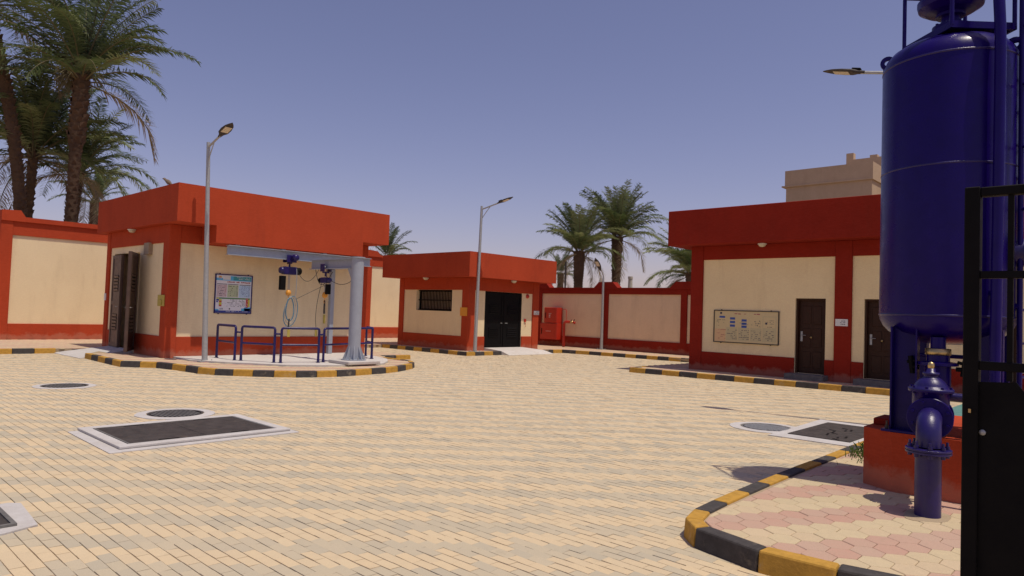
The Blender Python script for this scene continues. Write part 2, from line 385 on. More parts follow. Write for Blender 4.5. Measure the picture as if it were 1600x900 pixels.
def lay_hex(parent, bounds, lines, z=.127, singles=0, ph=(4.946, 2.327), skip=None):
    hs = [h for h in hexes(bounds, lines, ph=ph) if not (skip and skip(h[0], h[1]))]
    hs.sort(key=lambda h: (h[0]**2+h[1]**2))
    vis = [h for h in hs if -10 < px(h[0], h[1], .12)[0] < 1540 and px(h[0], h[1], .12)[1] < 915]
    one = vis[:singles]; ids = set(id(h) for h in one)
    for h in one:
        b_ = MB(); hex_geo(b_, h[2], 0, 0, (h[0], h[1]))
        inst('hex_paver', b_.mesh('hex_paver', (0, 0, 0), ('hexp' if h[3] else 'hexc',)), parent, (h[0], h[1], z+random.gauss(0, .001)))
    rest = MB()
    for h in hs:
        if id(h) not in ids: hex_geo(rest, h[2], z+random.gauss(0, .0007), 1 if h[3] else 0)
    if rest.f: obj('hex_pavers', rest, ('hexc', 'hexp'), parent, kind='stuff')
def inset_lines(pts, d):     # traced path keeps the pavement on its left/right: shift each segment inwards
    out = []
    for a, b in zip(pts, pts[1:]):
        dx, dy = b[0]-a[0], b[1]-a[1]; L = math.hypot(dx, dy); nx, ny = -dy/L*d, dx/L*d
        out.append(((a[0]+nx, a[1]+ny), (b[0]+nx, b[1]+ny)))
    return out
def in_plinth(x, y): return 7.0 < x < 8.3 and 1.05 < y < 1.95
IKh = [IK[0], IK[7], IK[13], IK[14], IK[15], IK[16], IK[17], IK[18], IK[19], IK[21], IK[24]]
lay_hex(island, (4.3, 12, -1, 2.8), inset_lines(IKh, .15), singles=300, skip=in_plinth)
def near_path(x, y, P, d):
    for (x1, y1), (x2, y2) in zip(P, P[1:]):
        L2 = (x2-x1)**2+(y2-y1)**2; t_ = max(0, min(1, ((x-x1)*(x2-x1)+(y-y1)*(y2-y1))/L2))
        if math.hypot(x-x1-t_*(x2-x1), y-y1-t_*(y2-y1)) < d: return True
    return False
ring = [AK[i] for i in (0, 2)]; AKh = inset_lines(AK, .13)
def in_poly(x, y, P):
    c = False
    for i in range(len(P)):
        (x1, y1), (x2, y2) = P[i], P[i-1]
        if (y1 > y) != (y2 > y) and x < (x2-x1)*(y-y1)/(y2-y1)+x1: c = not c
    return c
slabA = [(7.15,18.42),(7.1,17.3),(7.55,16.35),(8.0,15.75),(8.45,15.1),(9.1,14.75),(9.55,14.55),(10.9,14.6),(11.5,15.2),(12.0,15.9),(12.3,16.9),(12.4,18.42)]
polyA = AK+[(12.9,17.3),(13.9,17.3),(14.0,22.9),(6.8,22.9),(6.8,22.3)]
lay_hex(sidewalk_a, (5.7, 14, 13.6, 22.8), [((5.7,23),(5.7,13)) if 0 else ((5.83,22),(5.83,13)),], skip=lambda x, y: not in_poly(x, y, polyA) or near_path(x, y, AK, .17) or (6.9 < x < 13 and y > 18.42) or in_poly(x, y, slabA) or (x < 7 and y > 20.6))
lay_hex(sidewalk_back, (-1, 24.6, 22.9, 27.4), [], skip=lambda x, y: (7 < x < 12.9 and y < 23.2))
lay_hex(sidewalk_b, (17.0, 24.7, 7, 22.7), [], skip=lambda x, y: (17.5 < x < 21.5 and y > 18.45) or (y < 17.95 and x < 22.35) or (18.3 < x < 21.2 and y < 18.6) or (x < 22.5 and y < 17) or x < 22.8+.08*(15-y)*.4 and y < 17.8)
lay_hex(sidewalk_c, (17.0, 24.3, -4, 11.1), [((17.7,-4),(17.1,11)) if 0 else ((17.11,11),(17.75,3.4))], skip=lambda x, y: x > 18.4 and y < 9.97)

# kerbs ------------------------------------------------------------
def kerb_path(pts, L=None):
    return pts
def kerb(label, pts, start=0, same=(), w=.14, h=.14, group='kerbs of alternating yellow and black blocks', seglen=None, left=True):
    """blocks along pts (outer bottom line); body lies on the left of the travel direction"""
    if seglen:
        P = [Vector((*p, 0)) for p in pts]; out = [P[0]]; acc = 0
        for a, b in zip(P, P[1:]):
            n = max(1, round((b-a).length/seglen))
            for k in range(1, n+1): out.append(a.lerp(b, k/n))
        pts = [(p.x, p.y) for p in out]
    root = thing('kerb', label, 'kerb', (pts[0][0], pts[0][1], 0), group)
    n = len(pts); nor = []
    for i in range(n):
        a = Vector(pts[max(i-1, 0)]); b = Vector(pts[min(i+1, n-1)]); d = (b-a).normalized()
        nn = Vector((-d.y, d.x)) if left else Vector((d.y, -d.x)); nor.append(nn)
    for i in range(n-1):
        a, b = Vector(pts[i]), Vector(pts[i+1]); d = (b-a).normalized()*.003
        a2, b2 = a+nor[i]*w+d, b+nor[i+1]*w-d; a1, b1 = a+d, b-d
        j = random.gauss(0, .0015); tp = .014
        q0 = [a1, b1, b2, a2]; q1 = [a1+nor[i]*tp, b1+nor[i+1]*tp, b2, a2]
        if not left: q0 = q0[::-1]; q1 = q1[::-1]
        vs = [(p.x, p.y, -.05) for p in q0]+[(p.x, p.y, h+j) for p in q1]
        mb = MB().add(vs, [(0,3,2,1),(4,5,6,7),(0,1,5,4),(1,2,6,5),(2,3,7,6),(3,0,4,7)])
        obj('kerb_block', mb, 'kyel' if (i+start-sum(1 for q in same if q <= i)) % 2 == 0 else 'kblk', root, bevel=.014, seg=2)
    return root
kerb('long curved kerb of yellow and black blocks round the red pump room with blue rails', AK, 0, left=True)
kerb('rounded kerb in front of the blue tank, nearest to the camera', IK, 1, (16,), left=True)
kerb('straight kerb at far left beyond the grey ramp', [(-1.5,22.72),(5.6,22.62)], 1, seglen=.5, left=True)
kerb('kerb along the left side and front of the small red hut with barred window', [(16.85,22.7),(16.85,17.78),(18.6,17.72)], 0, seglen=.5, left=True)
kerb('kerb between the fire hose cabinets and the third lamp', [(21.2,17.85),(22.25,17.8),(22.45,16.6),(22.62,15.0),(22.78,13.2),(22.9,11.3),(23.1,8)], 1, seglen=.5, left=True)
kerb('kerb in front of the long red building with brown doors', [(17.9,11.1),(16.88,11.05),(17.22,7.0),(17.6,3.4),(18.0,-3.9)], 0, seglen=.5, left=True)
kerb('short kerb stub of one black and one yellow block right of the pump room', [(12.85,17.25),(13.35,17.22),(13.9,17.2)], 1, left=True)

# concrete ramps
def ramp_thing(label, poly, cat='ramp', m='conc', thick=.02, name='concrete_ramp'):
    n = len(poly)
    mb = MB().add(poly, [tuple(range(n))])
    mb.add(poly+[(x, y, -.02) for x, y, z in poly], [(i, n+i, n+(i+1)%n, (i+1)%n) for i in range(n)])
    return obj(name, mb, m, origin=(poly[0][0], poly[0][1], 0), label=label, cat=cat)
def off(poly, c): return poly
ramp_thing('grey concrete ramp leading to the open brown door', [(5.55,22.78,.012),(5.62,20.5,.012),(6.95,20.75,.20),(6.95,22.62,.20)])
hr = MB(); sec = [(17.42,.010,18.68,21.25),(17.74,.145,18.58,21.0),(18.5,.225,18.42,20.52)]
hr.add([p for v, z, a, b in sec for p in ((a,v,z),(b,v,z),(a,v,-.02),(b,v,-.02))], [(0,1,5,4),(4,5,9,8),(0,4,6,2),(4,8,10,6),(1,3,7,5),(5,7,11,9),(0,2,3,1)])
obj('concrete_ramp', hr, 'conc2', origin=(19.6,17.9,0), label='white concrete ramp at the black double door of the small hut', cat='ramp')

# ------------------------------------------------------------------ covers in the paving
def annulus(mb, c, r0, r1, z0, z1, n=40, m=0):
    mb.lathe((c[0], c[1], 0), [(r1, z0), (r1, z1-.004), (r1-.006, z1), (r0, z1), (r0, z0-.0)], n, m, sharp=True)
def manhole(c, r, R, label, sq=None, mat='plate', marks=True):
    t = thing('manhole', label, 'manhole', (c[0], c[1], 0), 'round covers set in concrete rings in the plaza')
    mb = MB(); P = []
    # slightly uneven hand-poured collar
    n = 44; ro = [R*(1+random.gauss(0, .012)) for _ in range(n)]
    vi = [(c[0]+math.cos(2*math.pi*k/n)*(r+.012), c[1]+math.sin(2*math.pi*k/n)*(r+.012), .013) for k in range(n)]
    vo = [(c[0]+math.cos(2*math.pi*k/n)*ro[k], c[1]+math.sin(2*math.pi*k/n)*ro[k], .008) for k in range(n)]
    vb = [(x, y, -.01) for x, y, z in vo]; vib = [(x, y, -.01) for x, y, z in vi]
    mb.add(vi+vo+vb+vib, [(k, n+k, n+(k+1)%n, (k+1)%n) for k in range(n)]+[(n+k, 2*n+k, 2*n+(k+1)%n, n+(k+1)%n) for k in range(n)]+[(3*n+k, k, (k+1)%n, 3*n+(k+1)%n) for k in range(n)])
    obj('collar', mb, 'conc', t)
    cv = MB(); cv.lathe((c[0], c[1], 0), [(r, -.005), (r, .010), (r-.03, .010), (r-.03, .002), (0.001, .002)], 40, sharp=True)
    cover = obj('cover', cv, mat, t)
    obj('recess_shade', MB().lathe((c[0], c[1], 0), [(r-.031, .0035), (0.001, .0035)], 32, sharp=True), 'black', cover)  # black disc: the shade between the ribs is put in as colour
    sl_ = MB(); k = -r+.07
    while k < r-.06:
        hw = math.sqrt(max(0, (r-.045)**2-k*k))
        sl_.box((c[0]+k-.013, c[1]-hw, .0045), (c[0]+k+.013, c[1]+hw, .0135)); k += .05
    obj('ribs', sl_, 'galv' if mat == 'grate' else 'grate', cover, kind='stuff')
    return t
manhole((3.70, 14.28), .36, .49, 'small looking round drain cover farthest away, left of the kerb corner', mat='plate')
manhole((4.00, 10.12), .36, .51, 'round ribbed cover in a pale ring just behind the big double hatch', mat='plate')
manhole((10.28, 4.28), .36, .52, 'round grey grating beside the square dark plate near the blue tank', mat='grate')
def frame_rect(mb, a, b, w, z0, z1, m=0):
    mb.box((a[0], a[1], z0), (b[0], a[1]+w, z1), m); mb.box((a[0], b[1]-w, z0), (b[0], b[1], z1), m)
    mb.box((a[0], a[1]+w, z0), (a[0]+w, b[1]-w, z1), m); mb.box((b[0]-w, a[1]+w, z0), (b[0], b[1]-w, z1), m)
h = thing('double_hatch', 'large double dark steel hatch in a raised pale concrete frame', 'hatch', (3.55, 8.7, 0))
cm = MB(); P1 = [(2.49,9.40),(2.47,7.86),(4.62,7.85),(4.64,9.60),(3.6,9.52)]
cm.prism(P1, -.02, .010); obj('apron', cm, 'conc', h, bevel=.004)
cm = MB(); frame_rect(cm, (2.60,7.98), (4.57,9.44), .12, .012, .042); obj('frame', cm, 'conc', h, bevel=.008, seg=2)
cm = MB(); frame_rect(cm, (2.732,8.112), (4.438,9.308), .022, .012, .038); obj('rim', cm, 'grate', h)
for x0, x1 in ((2.756, 3.582), (3.588, 4.414)):
    p_ = obj('cover_plate', MB().box((x0, 8.136, .012), (x1, 9.284, .036)), 'plate', h, bevel=.003)
    mb = MB()
    for yy in (8.155, 9.25): mb.box(((x0+x1)/2-.11, yy, .0362), ((x0+x1)/2+.11, yy+.014, .042))
    obj('handle', mb, 'black', p_)
h = thing('single_hatch', 'dark steel hatch plate in a pale concrete surround at the left edge', 'hatch', (.7, 6.0, 0))
cm = MB(); cm.prism([(-.6,6.42),(-.6,5.60),(1.15,5.61),(1.36,5.69),(1.40,6.36),(1.33,6.42)], -.02, .012); obj('apron', cm, 'conc', h, bevel=.004)
cm = MB(); frame_rect(cm, (-.5,5.74), (1.25,6.26), .03, .013, .030); obj('rim', cm, 'grate', h)
obj('cover_plate', MB().box((-.468,5.772,.0125), (1.218,6.228,.020)), 'plate', h)
h = thing('square_hatch', 'dark square plate with small dark slots at the island kerb', 'hatch', (10.7, 3.4, 0))
cm = MB(); cm.prism([(9.62,3.98),(9.66,2.86),(11.9,2.90),(11.9,4.05),(10.6,4.0)], -.02, .0115); obj('apron', cm, 'conc', h, bevel=.004)
pl_ = obj('cover_plate', MB().box((9.95,3.0,.012), (11.6,3.83,.022)), 'plate', h)
mb = MB()
for (x, y, a, L) in ((10.35,3.42,.2,.2),(10.5,3.38,1.2,.12),(10.62,3.43,.1,.18),(10.8,3.5,1.3,.1),(10.15,3.22,.2,.1),(10.0,3.2,.9,.12),(10.28,3.15,.15,.16),(11.0,3.3,.2,.15),(11.1,3.42,1.0,.1),(10.9,3.35,.1,.1)):
    ca, sa = math.cos(a), math.sin(a); mb.obox((x, y, .0235), (ca*L/2, sa*L/2, 0), (-sa*.014, ca*.014, 0), (0, 0, .0016))
obj('marks', mb, 'black', pl_)  # thin black bars laid on the plate
obj('painted_cover', MB().box((14.3,1.2,.012), (17.1,2.95,.02)), 'teal', origin=(15.7,2,0), label='teal painted flat cover on the paving behind the blue valve', cat='cover')

# ------------------------------------------------------------------ building helpers
def wall_x(mb, u0, u1, v0, v1, z0, z1, ops=()):    # wall running along v, thickness u0..u1
    cur = v0
    for a, b, za, zb in sorted(ops):
        if a > cur: mb.box((u0,cur,z0),(u1,a,z1))
        if za > z0: mb.box((u0,a,z0),(u1,b,za))
        if zb < z1: mb.box((u0,a,zb),(u1,b,z1))
        cur = b
    if cur < v1: mb.box((u0,cur,z0),(u1,v1,z1))
def wall_y(mb, v0, v1, u0, u1, z0, z1, ops=()):
    cur = u0
    for a, b, za, zb in sorted(ops):
        if a > cur: mb.box((cur,v0,z0),(a,v1,z1))
        if za > z0: mb.box((a,v0,z0),(b,v1,za))
        if zb < z1: mb.box((a,v0,zb),(b,v1,z1))
        cur = b
    if cur < u1: mb.box((cur,v0,z0),(u1,v1,z1))
def building(t, u0, u1, v0, v1, zt, fas, ops_side=(), ops_front=(), red='red', cream='cream', pil_side=(), pil_front=(), zc=(.66, 3.1), floor_z=.1):
    """u0,v0 = outer pillar faces. fas=(fu0,fu1,fv0,fv1,zb,zt)"""
    fu0, fu1, fv0, fv1, zb, ztop = fas; rc = .055
    a, b = u0+rc, v0+rc
    mb = MB(); wall_x(mb, a, a+.22, b, v1-rc, floor_z, zb, ops_side)
    wall_y(mb, b, b+.22, a+.22, u1-rc, floor_z, zb, ops_front)
    mb.box((u1-rc-.22,b+.22,floor_z),(u1-rc,v1-rc,zb)); mb.box((a+.22,v1-rc-.22,floor_z),(u1-rc-.22,v1-rc,zb))
    w = obj('wall', mb, cream, t)
    obj('floor', MB().box((a+.2,b+.2,floor_z-.02),(u1-.3,v1-.3,floor_z+.06)), 'dark', t)
    # proud frame: pillars, base band, top band
    for (x0, x1, y0, y1) in pil_side: obj('pillar', MB().box((x0,y0,.08),(x1,y1,zb-.001)), red, t, bevel=.012)
    def band(z0, z1, nm):
        m_ = MB(); e = .035
        ys = sorted([(p[2], p[3]) for p in pil_side if p[0] <= u0+.01]); cur = v0+.002
        segs = []
        for y0, y1 in ys:
            if y0 > cur: segs.append((cur, y0))
            cur = max(cur, y1)
        if cur < v1: segs.append((cur, v1))
        for s0, s1 in segs:
            for o_ in sorted(ops_side)+[(1e9,1e9,0,0)]:
                if o_[2] < z1-.01 and o_[3] > z0+.01 and o_[0] < s1 and o_[1] > s0:
                    if o_[0] > s0: m_.box((u0+.018,s0,z0),(a-.0,o_[0],z1))
                    s0 = o_[1]
            if s1 > s0: m_.box((u0+.018,s0,z0),(a-.0,s1,z1))
        xs = sorted([(p[0], p[1]) for p in pil_side if p[2] <= v0+.01]); cur = u0+.002; segs = []
        for x0, x1 in xs:
            if x0 > cur: segs.append((cur, x0))
            cur = max(cur, x1)
        if cur < u1: segs.append((cur, u1))
        for s0, s1 in segs:
            for o_ in sorted(ops_front):
                if o_[2] < z1-.01 and o_[3] > z0+.01 and o_[0] < s1 and o_[1] > s0:
                    if o_[0] > s0: m_.box((s0,v0+.018,z0),(o_[0],b,z1))
                    s0 = o_[1]
            if s1 > s0: m_.box((s0,v0+.018,z0),(s1,b,z1))
        m_.box((u1-rc,b,z0),(u1,v1,z1)); m_.box((a,v1-rc,z0),(u1-rc,v1,z1))
        obj_boxes(nm, m_, red, t, .006)
    band(.09, zc[0], 'base_band'); band(zc[1], zb-.002, 'top_band')
    # fascia ring + roof slab
    m_ = MB(); m_.prism([(fu0,fv0),(fu1,fv0),(fu1,fv1),(fu0,fv1)], zb, zb+.2)
    th = .2
    z0 = zb+.2
    for bx in (((fu0,fv0,z0),(fu1,fv0+th,ztop)),((fu0,fv1-th,z0),(fu1,fv1,ztop)),((fu0,fv0+th,z0),(fu0+th,fv1-th,ztop)),((fu1-th,fv0+th,z0),(fu1,fv1-th,ztop))): m_.box(*bx)
    # merge faces of slab/ring visually by using a single outline ring
    m2 = MB(); o_ = [(fu0,fv0),(fu1,fv0),(fu1,fv1),(fu0,fv1)]; i_ = [(fu0+th,fv0+th),(fu1-th,fv0+th),(fu1-th,fv1-th),(fu0+th,fv1-th)]
    vs = [(x,y,zb) for x,y in o_]+[(x,y,ztop) for x,y in o_]+[(x,y,ztop) for x,y in i_]+[(x,y,zb+.3) for x,y in i_]
    m2.add(vs, [(3,2,1,0)]+[(k,(k+1)%4,4+(k+1)%4,4+k) for k in range(4)]+[(4+k,4+(k+1)%4,8+(k+1)%4,8+k) for k in range(4)]+[(8+k,8+(k+1)%4,12+(k+1)%4,12+k) for k in range(4)])
    f_ = obj('fascia', m2, red, t)
    obj('roof', MB().box((fu0+th+.002,fv0+th+.002,zb+.21),(fu1-th-.002,fv1-th-.002,zb+.32)), 'conc', t)
    return w
def bulkhead(t, c, ax):   # oval bulkhead light just below the soffit / on the band
    d = Vector(ax); b = obj('wall_lamp', MB().lathe(c, [(.0,0),(.115,0),(.12,.02),(.105,.035),(.0,.035)], 20, 0, (0,0,-1)), 'white', t)
    obj('lamp_shade', MB().lathe((c[0],c[1],c[2]-.036), [(.098,0),(.09,.03),(.06,.055),(.0,.065)], 20, 0, (0,0,-1)), 'glass', b)

# ================= building A : pump room
A = thing('pump_room', 'red and cream pump room with open brown door and blue guard rails in front', 'building', (10, 20.8, .1))
opA = (20.58, 22.63, .18, 2.9)
building(A, 6.913, 13.0, 18.416, 23.18, 4.494, (6.73,13.11,17.53,23.54,3.55,4.494), ops_side=[opA],
         pil_side=[(6.913,7.20,18.416,18.81),(6.913,7.0,22.92,23.18),(12.46,13.0,18.416,18.6)], zc=(.665, 3.09))
obj('soffit_beam', MB().box((7.71,17.53,3.11),(12.16,18.41,3.55)), 'red', A)
def louvre_leaf(t, p0, p1, z0, z1, mats, th=.05, panels=((.18, .36), (.60, .78)), slats=5, hside=1):
    """door leaf from p0 (hinge) to p1"""
    a = Vector((*p0, 0)); b = Vector((*p1, 0)); d = (b-a); L = d.length; d.normalize(); n = Vector((-d.y, d.x, 0))
    c = (a+b)/2; H = z1-z0
    lf = obj('door_leaf', MB().obox((c.x, c.y, (z0+z1)/2), d*(L/2), n*(th/2), (0,0,H/2)), mats[0], t, bevel=.006)
    fr = MB()
    for s in (0, 1):
        q = a+d*(.05 if s == 0 else L-.05)
        for sd in (-1, 1): fr.obox((q.x+n.x*sd*(th/2+.008), q.y+n.y*sd*(th/2+.008), (z0+z1)/2), d*.045, n*.008, (0,0,H/2-.005))
    for zz in (z0+.06, z0+H*.48, z1-.06):
        for sd in (-1, 1): fr.obox((c.x+n.x*sd*(th/2+.008), c.y+n.y*sd*(th/2+.008), zz), d*(L/2-.096), n*.0075, (0,0,.045))
    obj('door_frame', fr, mats[0], lf)
    for f0, f1 in panels:
        for sd in (-1, 1):
            rc_ = MB(); rc_.obox((c.x+n.x*sd*(th/2+.002), c.y+n.y*sd*(th/2+.002), z0+H*(f0+f1)/2), d*(L*.27), n*.0015, (0,0,H*(f1-f0)/2))
            obj('vent_shade', rc_, 'black', lf)  # flat black sheet standing in for the shade behind the slats
            for k in range(slats):
                zz = z0+H*(f0+(f1-f0)*(k+.5)/slats)
                sm = MB().obox((c.x+n.x*sd*(th/2+.014), c.y+n.y*sd*(th/2+.014), zz), d*(L*.27), n*.008+Vector((0,0,-.012)), (0,0,H*(f1-f0)/slats*.22))
                obj('louvre', sm, mats[0], lf)
    q = b-d*.09
    for sd in (-1, 1):
        hm = MB(); hm.tube([(q.x+n.x*sd*.03,q.y+n.y*sd*.03,z0+H*.44),(q.x+n.x*sd*.085,q.y+n.y*sd*.085,z0+H*.44),(q.x+n.x*sd*.085-d.x*.09,q.y+n.y*sd*.085-d.y*.09,z0+H*.44)], .009, 6)
        obj('handle', hm, mats[1], lf)
    return lf
louvre_leaf(A, (6.95,22.60), (6.90,21.72), .20, 2.86, ('leafmetal','galv'))
louvre_leaf(A, (6.90,20.60), (6.47,19.83), .20, 2.86, ('leafmetal','galv'))
obj('conduit_box', MB().box((6.86,19.68,2.80),(6.967,20.02,3.12)), 'beige', A, bevel=.006)
obj('meter_box', MB().box((6.885,18.52,1.44),(6.912,18.94,1.73)).box((6.86,18.64,1.47),(6.885,18.82,1.60)), 'yell', A, bevel=.006, label='ochre switch plate on the corner pillar')
obj('switch_plate', MB().box((6.89,23.02,1.53),(6.912,23.15,1.74)), 'white', A)
bulkhead(A, (6.87, 21.0, 3.548), (-1,0,0))
# poster on wall A (front, facing -y)
def poster(t_label, org, ax_s, ax_n, Wd, Hh, rects, frame_mat, mats, cat='sign', name='notice_board', ticks=(), fw=.03):
    """org = lower-left corner on the wall, ax_s direction to the right, ax_n outwards"""
    S = Vector(ax_s); Nn = Vector(ax_n); O = Vector(org)
    t = thing(name, t_label, cat, tuple(O))
    def R(mb, s0, z0, s1, z1, d0, d1, m=0):
        c = O+S*((s0+s1)/2)+Nn*((d0+d1)/2)+Vector((0,0,(z0+z1)/2))
        mb.obox(c, S*((s1-s0)/2), Nn*((d1-d0)/2), (0,0,(z1-z0)/2), m)
    mb = MB(); R(mb, fw*.5, fw*.5, Wd-fw*.5, Hh-fw*.5, 0, .018); obj('panel', mb, mats[0], t)
    mb = MB(); R(mb, 0, 0, Wd, fw, 0, .034); R(mb, 0, Hh-fw, Wd, Hh, 0, .034); R(mb, 0, fw, fw, Hh-fw, 0, .034); R(mb, Wd-fw, fw, Wd, Hh-fw, 0, .034)
    for a_, b_ in ((.12, 1), (.88, 1), (.12, -1), (.88, -1)): R(mb, Wd*a_-.015, Hh if b_ > 0 else -.02, Wd*a_+.015, Hh+.02 if b_ > 0 else 0, 0, .02)
    obj('frame', mb, frame_mat, t)
    mb = MB(); lay = {}
    for (s0, z0, s1, z1, mi, l_) in rects:
        d = .018+.0008*l_
        R(mb, s0*Wd, z0*Hh, s1*Wd, z1*Hh, d, d+.0008, mi)
    obj('print', mb, mats, t)
    return t
def lines(s0, z0, s1, z1, n, mi, l_=3, dens=.75, seg=.02, h=.35):
    out = []
    for k in range(n):
        zc_ = z1-(z1-z0)*(k+.5)/n; hh = (z1-z0)/n*h; x = s1
        lim = s0+random.random()*(s1-s0)*.45
        while x > lim:
            w = seg*random.uniform(.4, 1.3)
            if random.random() < dens: out.append((max(s0, x-w), zc_-hh*random.uniform(.3, .6), x, zc_+hh*random.uniform(.3, .7), mi, l_))
            x -= w+seg*.25
    return out
pm = ('pp_base','pp_teal','pp_blue','pp_pink','pp_green','pp_sky','pp_dgreen','pp_red','pp_yel','pp_navy','pp_ink','pp_rink','white','orange')
r = [(.05,.05,.95,.97,0,0),(.03,.84,.97,.96,2,1),(.03,.86,.40,.96,12,2),(.03,.84,.2,.9,2,3),(.48,.86,.96,.955,1,3),(.09,.88,.16,.95,13,4),(.10,.885,.15,.91,2,5),
     (.05,.74,.32,.755,10,3),(.34,.74,.62,.755,10,3),(.65,.735,.95,.75,10,3),
     (.05,.42,.31,.73,3,2),(.33,.42,.62,.73,4,2),(.64,.42,.95,.73,5,2),
     (.05,.37,.95,.405,6,3),(.05,.37,.12,.40,8,4),(.05,.32,.13,.365,9,3),(.05,.28,.1,.31,9,3),(.12,.18,.19,.36,8,4),(.12,.18,.19,.22,7,5),(.12,.285,.19,.32,7,5),(.84,.16,.90,.40,7,4),(.90,.18,.95,.37,8,3),
     (.03,.03,.97,.075,9,3),(.72,.07,.97,.14,2,2),(.8,.07,.97,.17,2,2),(.03,.07,.12,.11,2,2)]
r += lines(.1,.78,.93,.83,1,11,4,.9,.03,.6)+lines(.5,.87,.94,.95,2,12,5,.8,.025)+lines(.06,.44,.25,.72,7,10,4,.5)+lines(.26,.44,.30,.72,9,11,4,.9)
r += lines(.34,.44,.54,.72,6,10,4,.5)+lines(.56,.44,.61,.72,9,10,4,.8)+lines(.65,.44,.87,.72,7,9,4,.5)+lines(.89,.44,.93,.72,9,9,4,.9)
r += lines(.2,.17,.82,.365,6,10,4,.55,.018)+lines(.15,.09,.7,.14,1,10,4,.35,.03,.8)+lines(.1,.04,.9,.065,1,12,4,.8,.02,.5)+lines(.85,.17,.89,.39,5,12,5,.7)
poster('square coloured notice board in a navy frame on the pump room wall', (8.148,18.470,1.293), (1,0,0), (0,-1,0), 1.042, 1.062, r, 'navy', pm, fw=.024)

# ================= building B : small hut
B = thing('generator_hut', 'small red and cream hut with barred window and black double door', 'building', (19.5, 20.5, .1))
winB = (19.42, 21.52, 1.55, 2.36); dB = (18.40, 20.47, .22, 2.357)
building(B, 17.5, 21.46, 18.45, 22.56, 3.73, (17.04,21.93,17.98,23.12,2.827,3.73), ops_side=[winB], ops_front=[dB],
         pil_side=[(17.5,17.84,18.45,18.82),(17.5,17.6,22.28,22.56),(21.09,21.46,18.45,18.55)], zc=(.645, 2.358))
wf = obj('window', MB().box((17.72,19.42,1.55),(17.77,21.52,1.62)).box((17.72,19.42,2.29),(17.77,21.52,2.36)).box((17.72,19.42,1.62),(17.77,19.48,2.29)).box((17.72,21.46,1.62),(17.77,21.52,2.29)), 'black', B)
obj('pane', MB().box((17.752,19.48,1.62),(17.758,21.46,2.29)), 'beige', wf)
obj('window_rail', MB().box((17.66,19.43,1.94),(17.69,21.51,1.98)).box((17.66,19.43,1.56),(17.69,21.51,1.59)).box((17.66,19.43,2.31),(17.69,21.51,2.34)), 'black', wf)
k = 19.5
while k < 21.5:
    obj('window_bar', MB().box((17.668,k-.011,1.56),(17.692,k+.011,2.345)), 'black' , wf); k += .088
louvre_leaf(B, (18.43,18.56), (19.43,18.56), .24, 2.33, ('black','galv'), panels=((.17,.36),(.60,.78)))
louvre_leaf(B, (20.45,18.56), (19.455,18.56), .24, 2.33, ('black','galv'), panels=((.17,.36),(.60,.78)))
obj('door_frame', MB().box((18.41,18.52,2.33),(20.46,18.6,2.356)).box((18.401,18.52,.22),(18.425,18.6,2.329)).box((20.445,18.52,.22),(20.469,18.6,2.329)), 'black', B)
obj('meter_box', MB().box((17.47,18.50,1.40),(17.499,18.86,1.71)), 'orange', B, label='orange plate on the corner pillar')
bulkhead(B, (17.4, 20.8, 2.825), (-1,0,0)); bulkhead(B, (19.74, 18.3, 2.825), (-1,0,0))
obj('alarm_bell', MB().lathe((20.78,18.505,2.25), [(0,0),(.085,0),(.085,.03),(.05,.07),(0,.08)], 18, 0, (0,-1,0)), 'hydr', B)
obj('break_glass_box', MB().box((20.62,18.47,1.22),(20.72,18.505,1.34)).tube([(20.66,18.45,1.2),(20.655,18.45,1.02)], .008), 'hydr', B)
sg = obj('door_plaque', MB().box((21.14,18.43,1.52),(21.45,18.449,1.68)), 'white', B)
mb = MB()
for (s0, z0, s1, z1, mi, l_) in lines(.08,.1,.92,.9,4,0,1,.8,.12,.5): mb.box((21.14+.31*s0,18.4285,1.52+.16*z0),(21.14+.31*s1,18.4298,1.52+.16*z1))
obj('print', mb, 'pp_ink', sg)

# ================= building C : long building
C_ = thing('office_building', 'long shaded red and cream building with brown doors behind the blue tank', 'building', (21.3, 3, .1))
doors = [(6.19,6.955,.27,2.222),(4.50,5.275,.27,2.222),(2.2,2.95,.27,2.222),(-1.7,-.95,.27,2.222)]
pilC = [(18.36,18.76,9.60,9.975),(18.36,18.5,5.555,5.965),(18.36,18.5,1.53,1.94),(18.36,18.5,-2.5,-2.1),(18.36,18.5,-5.4,-5.0)]
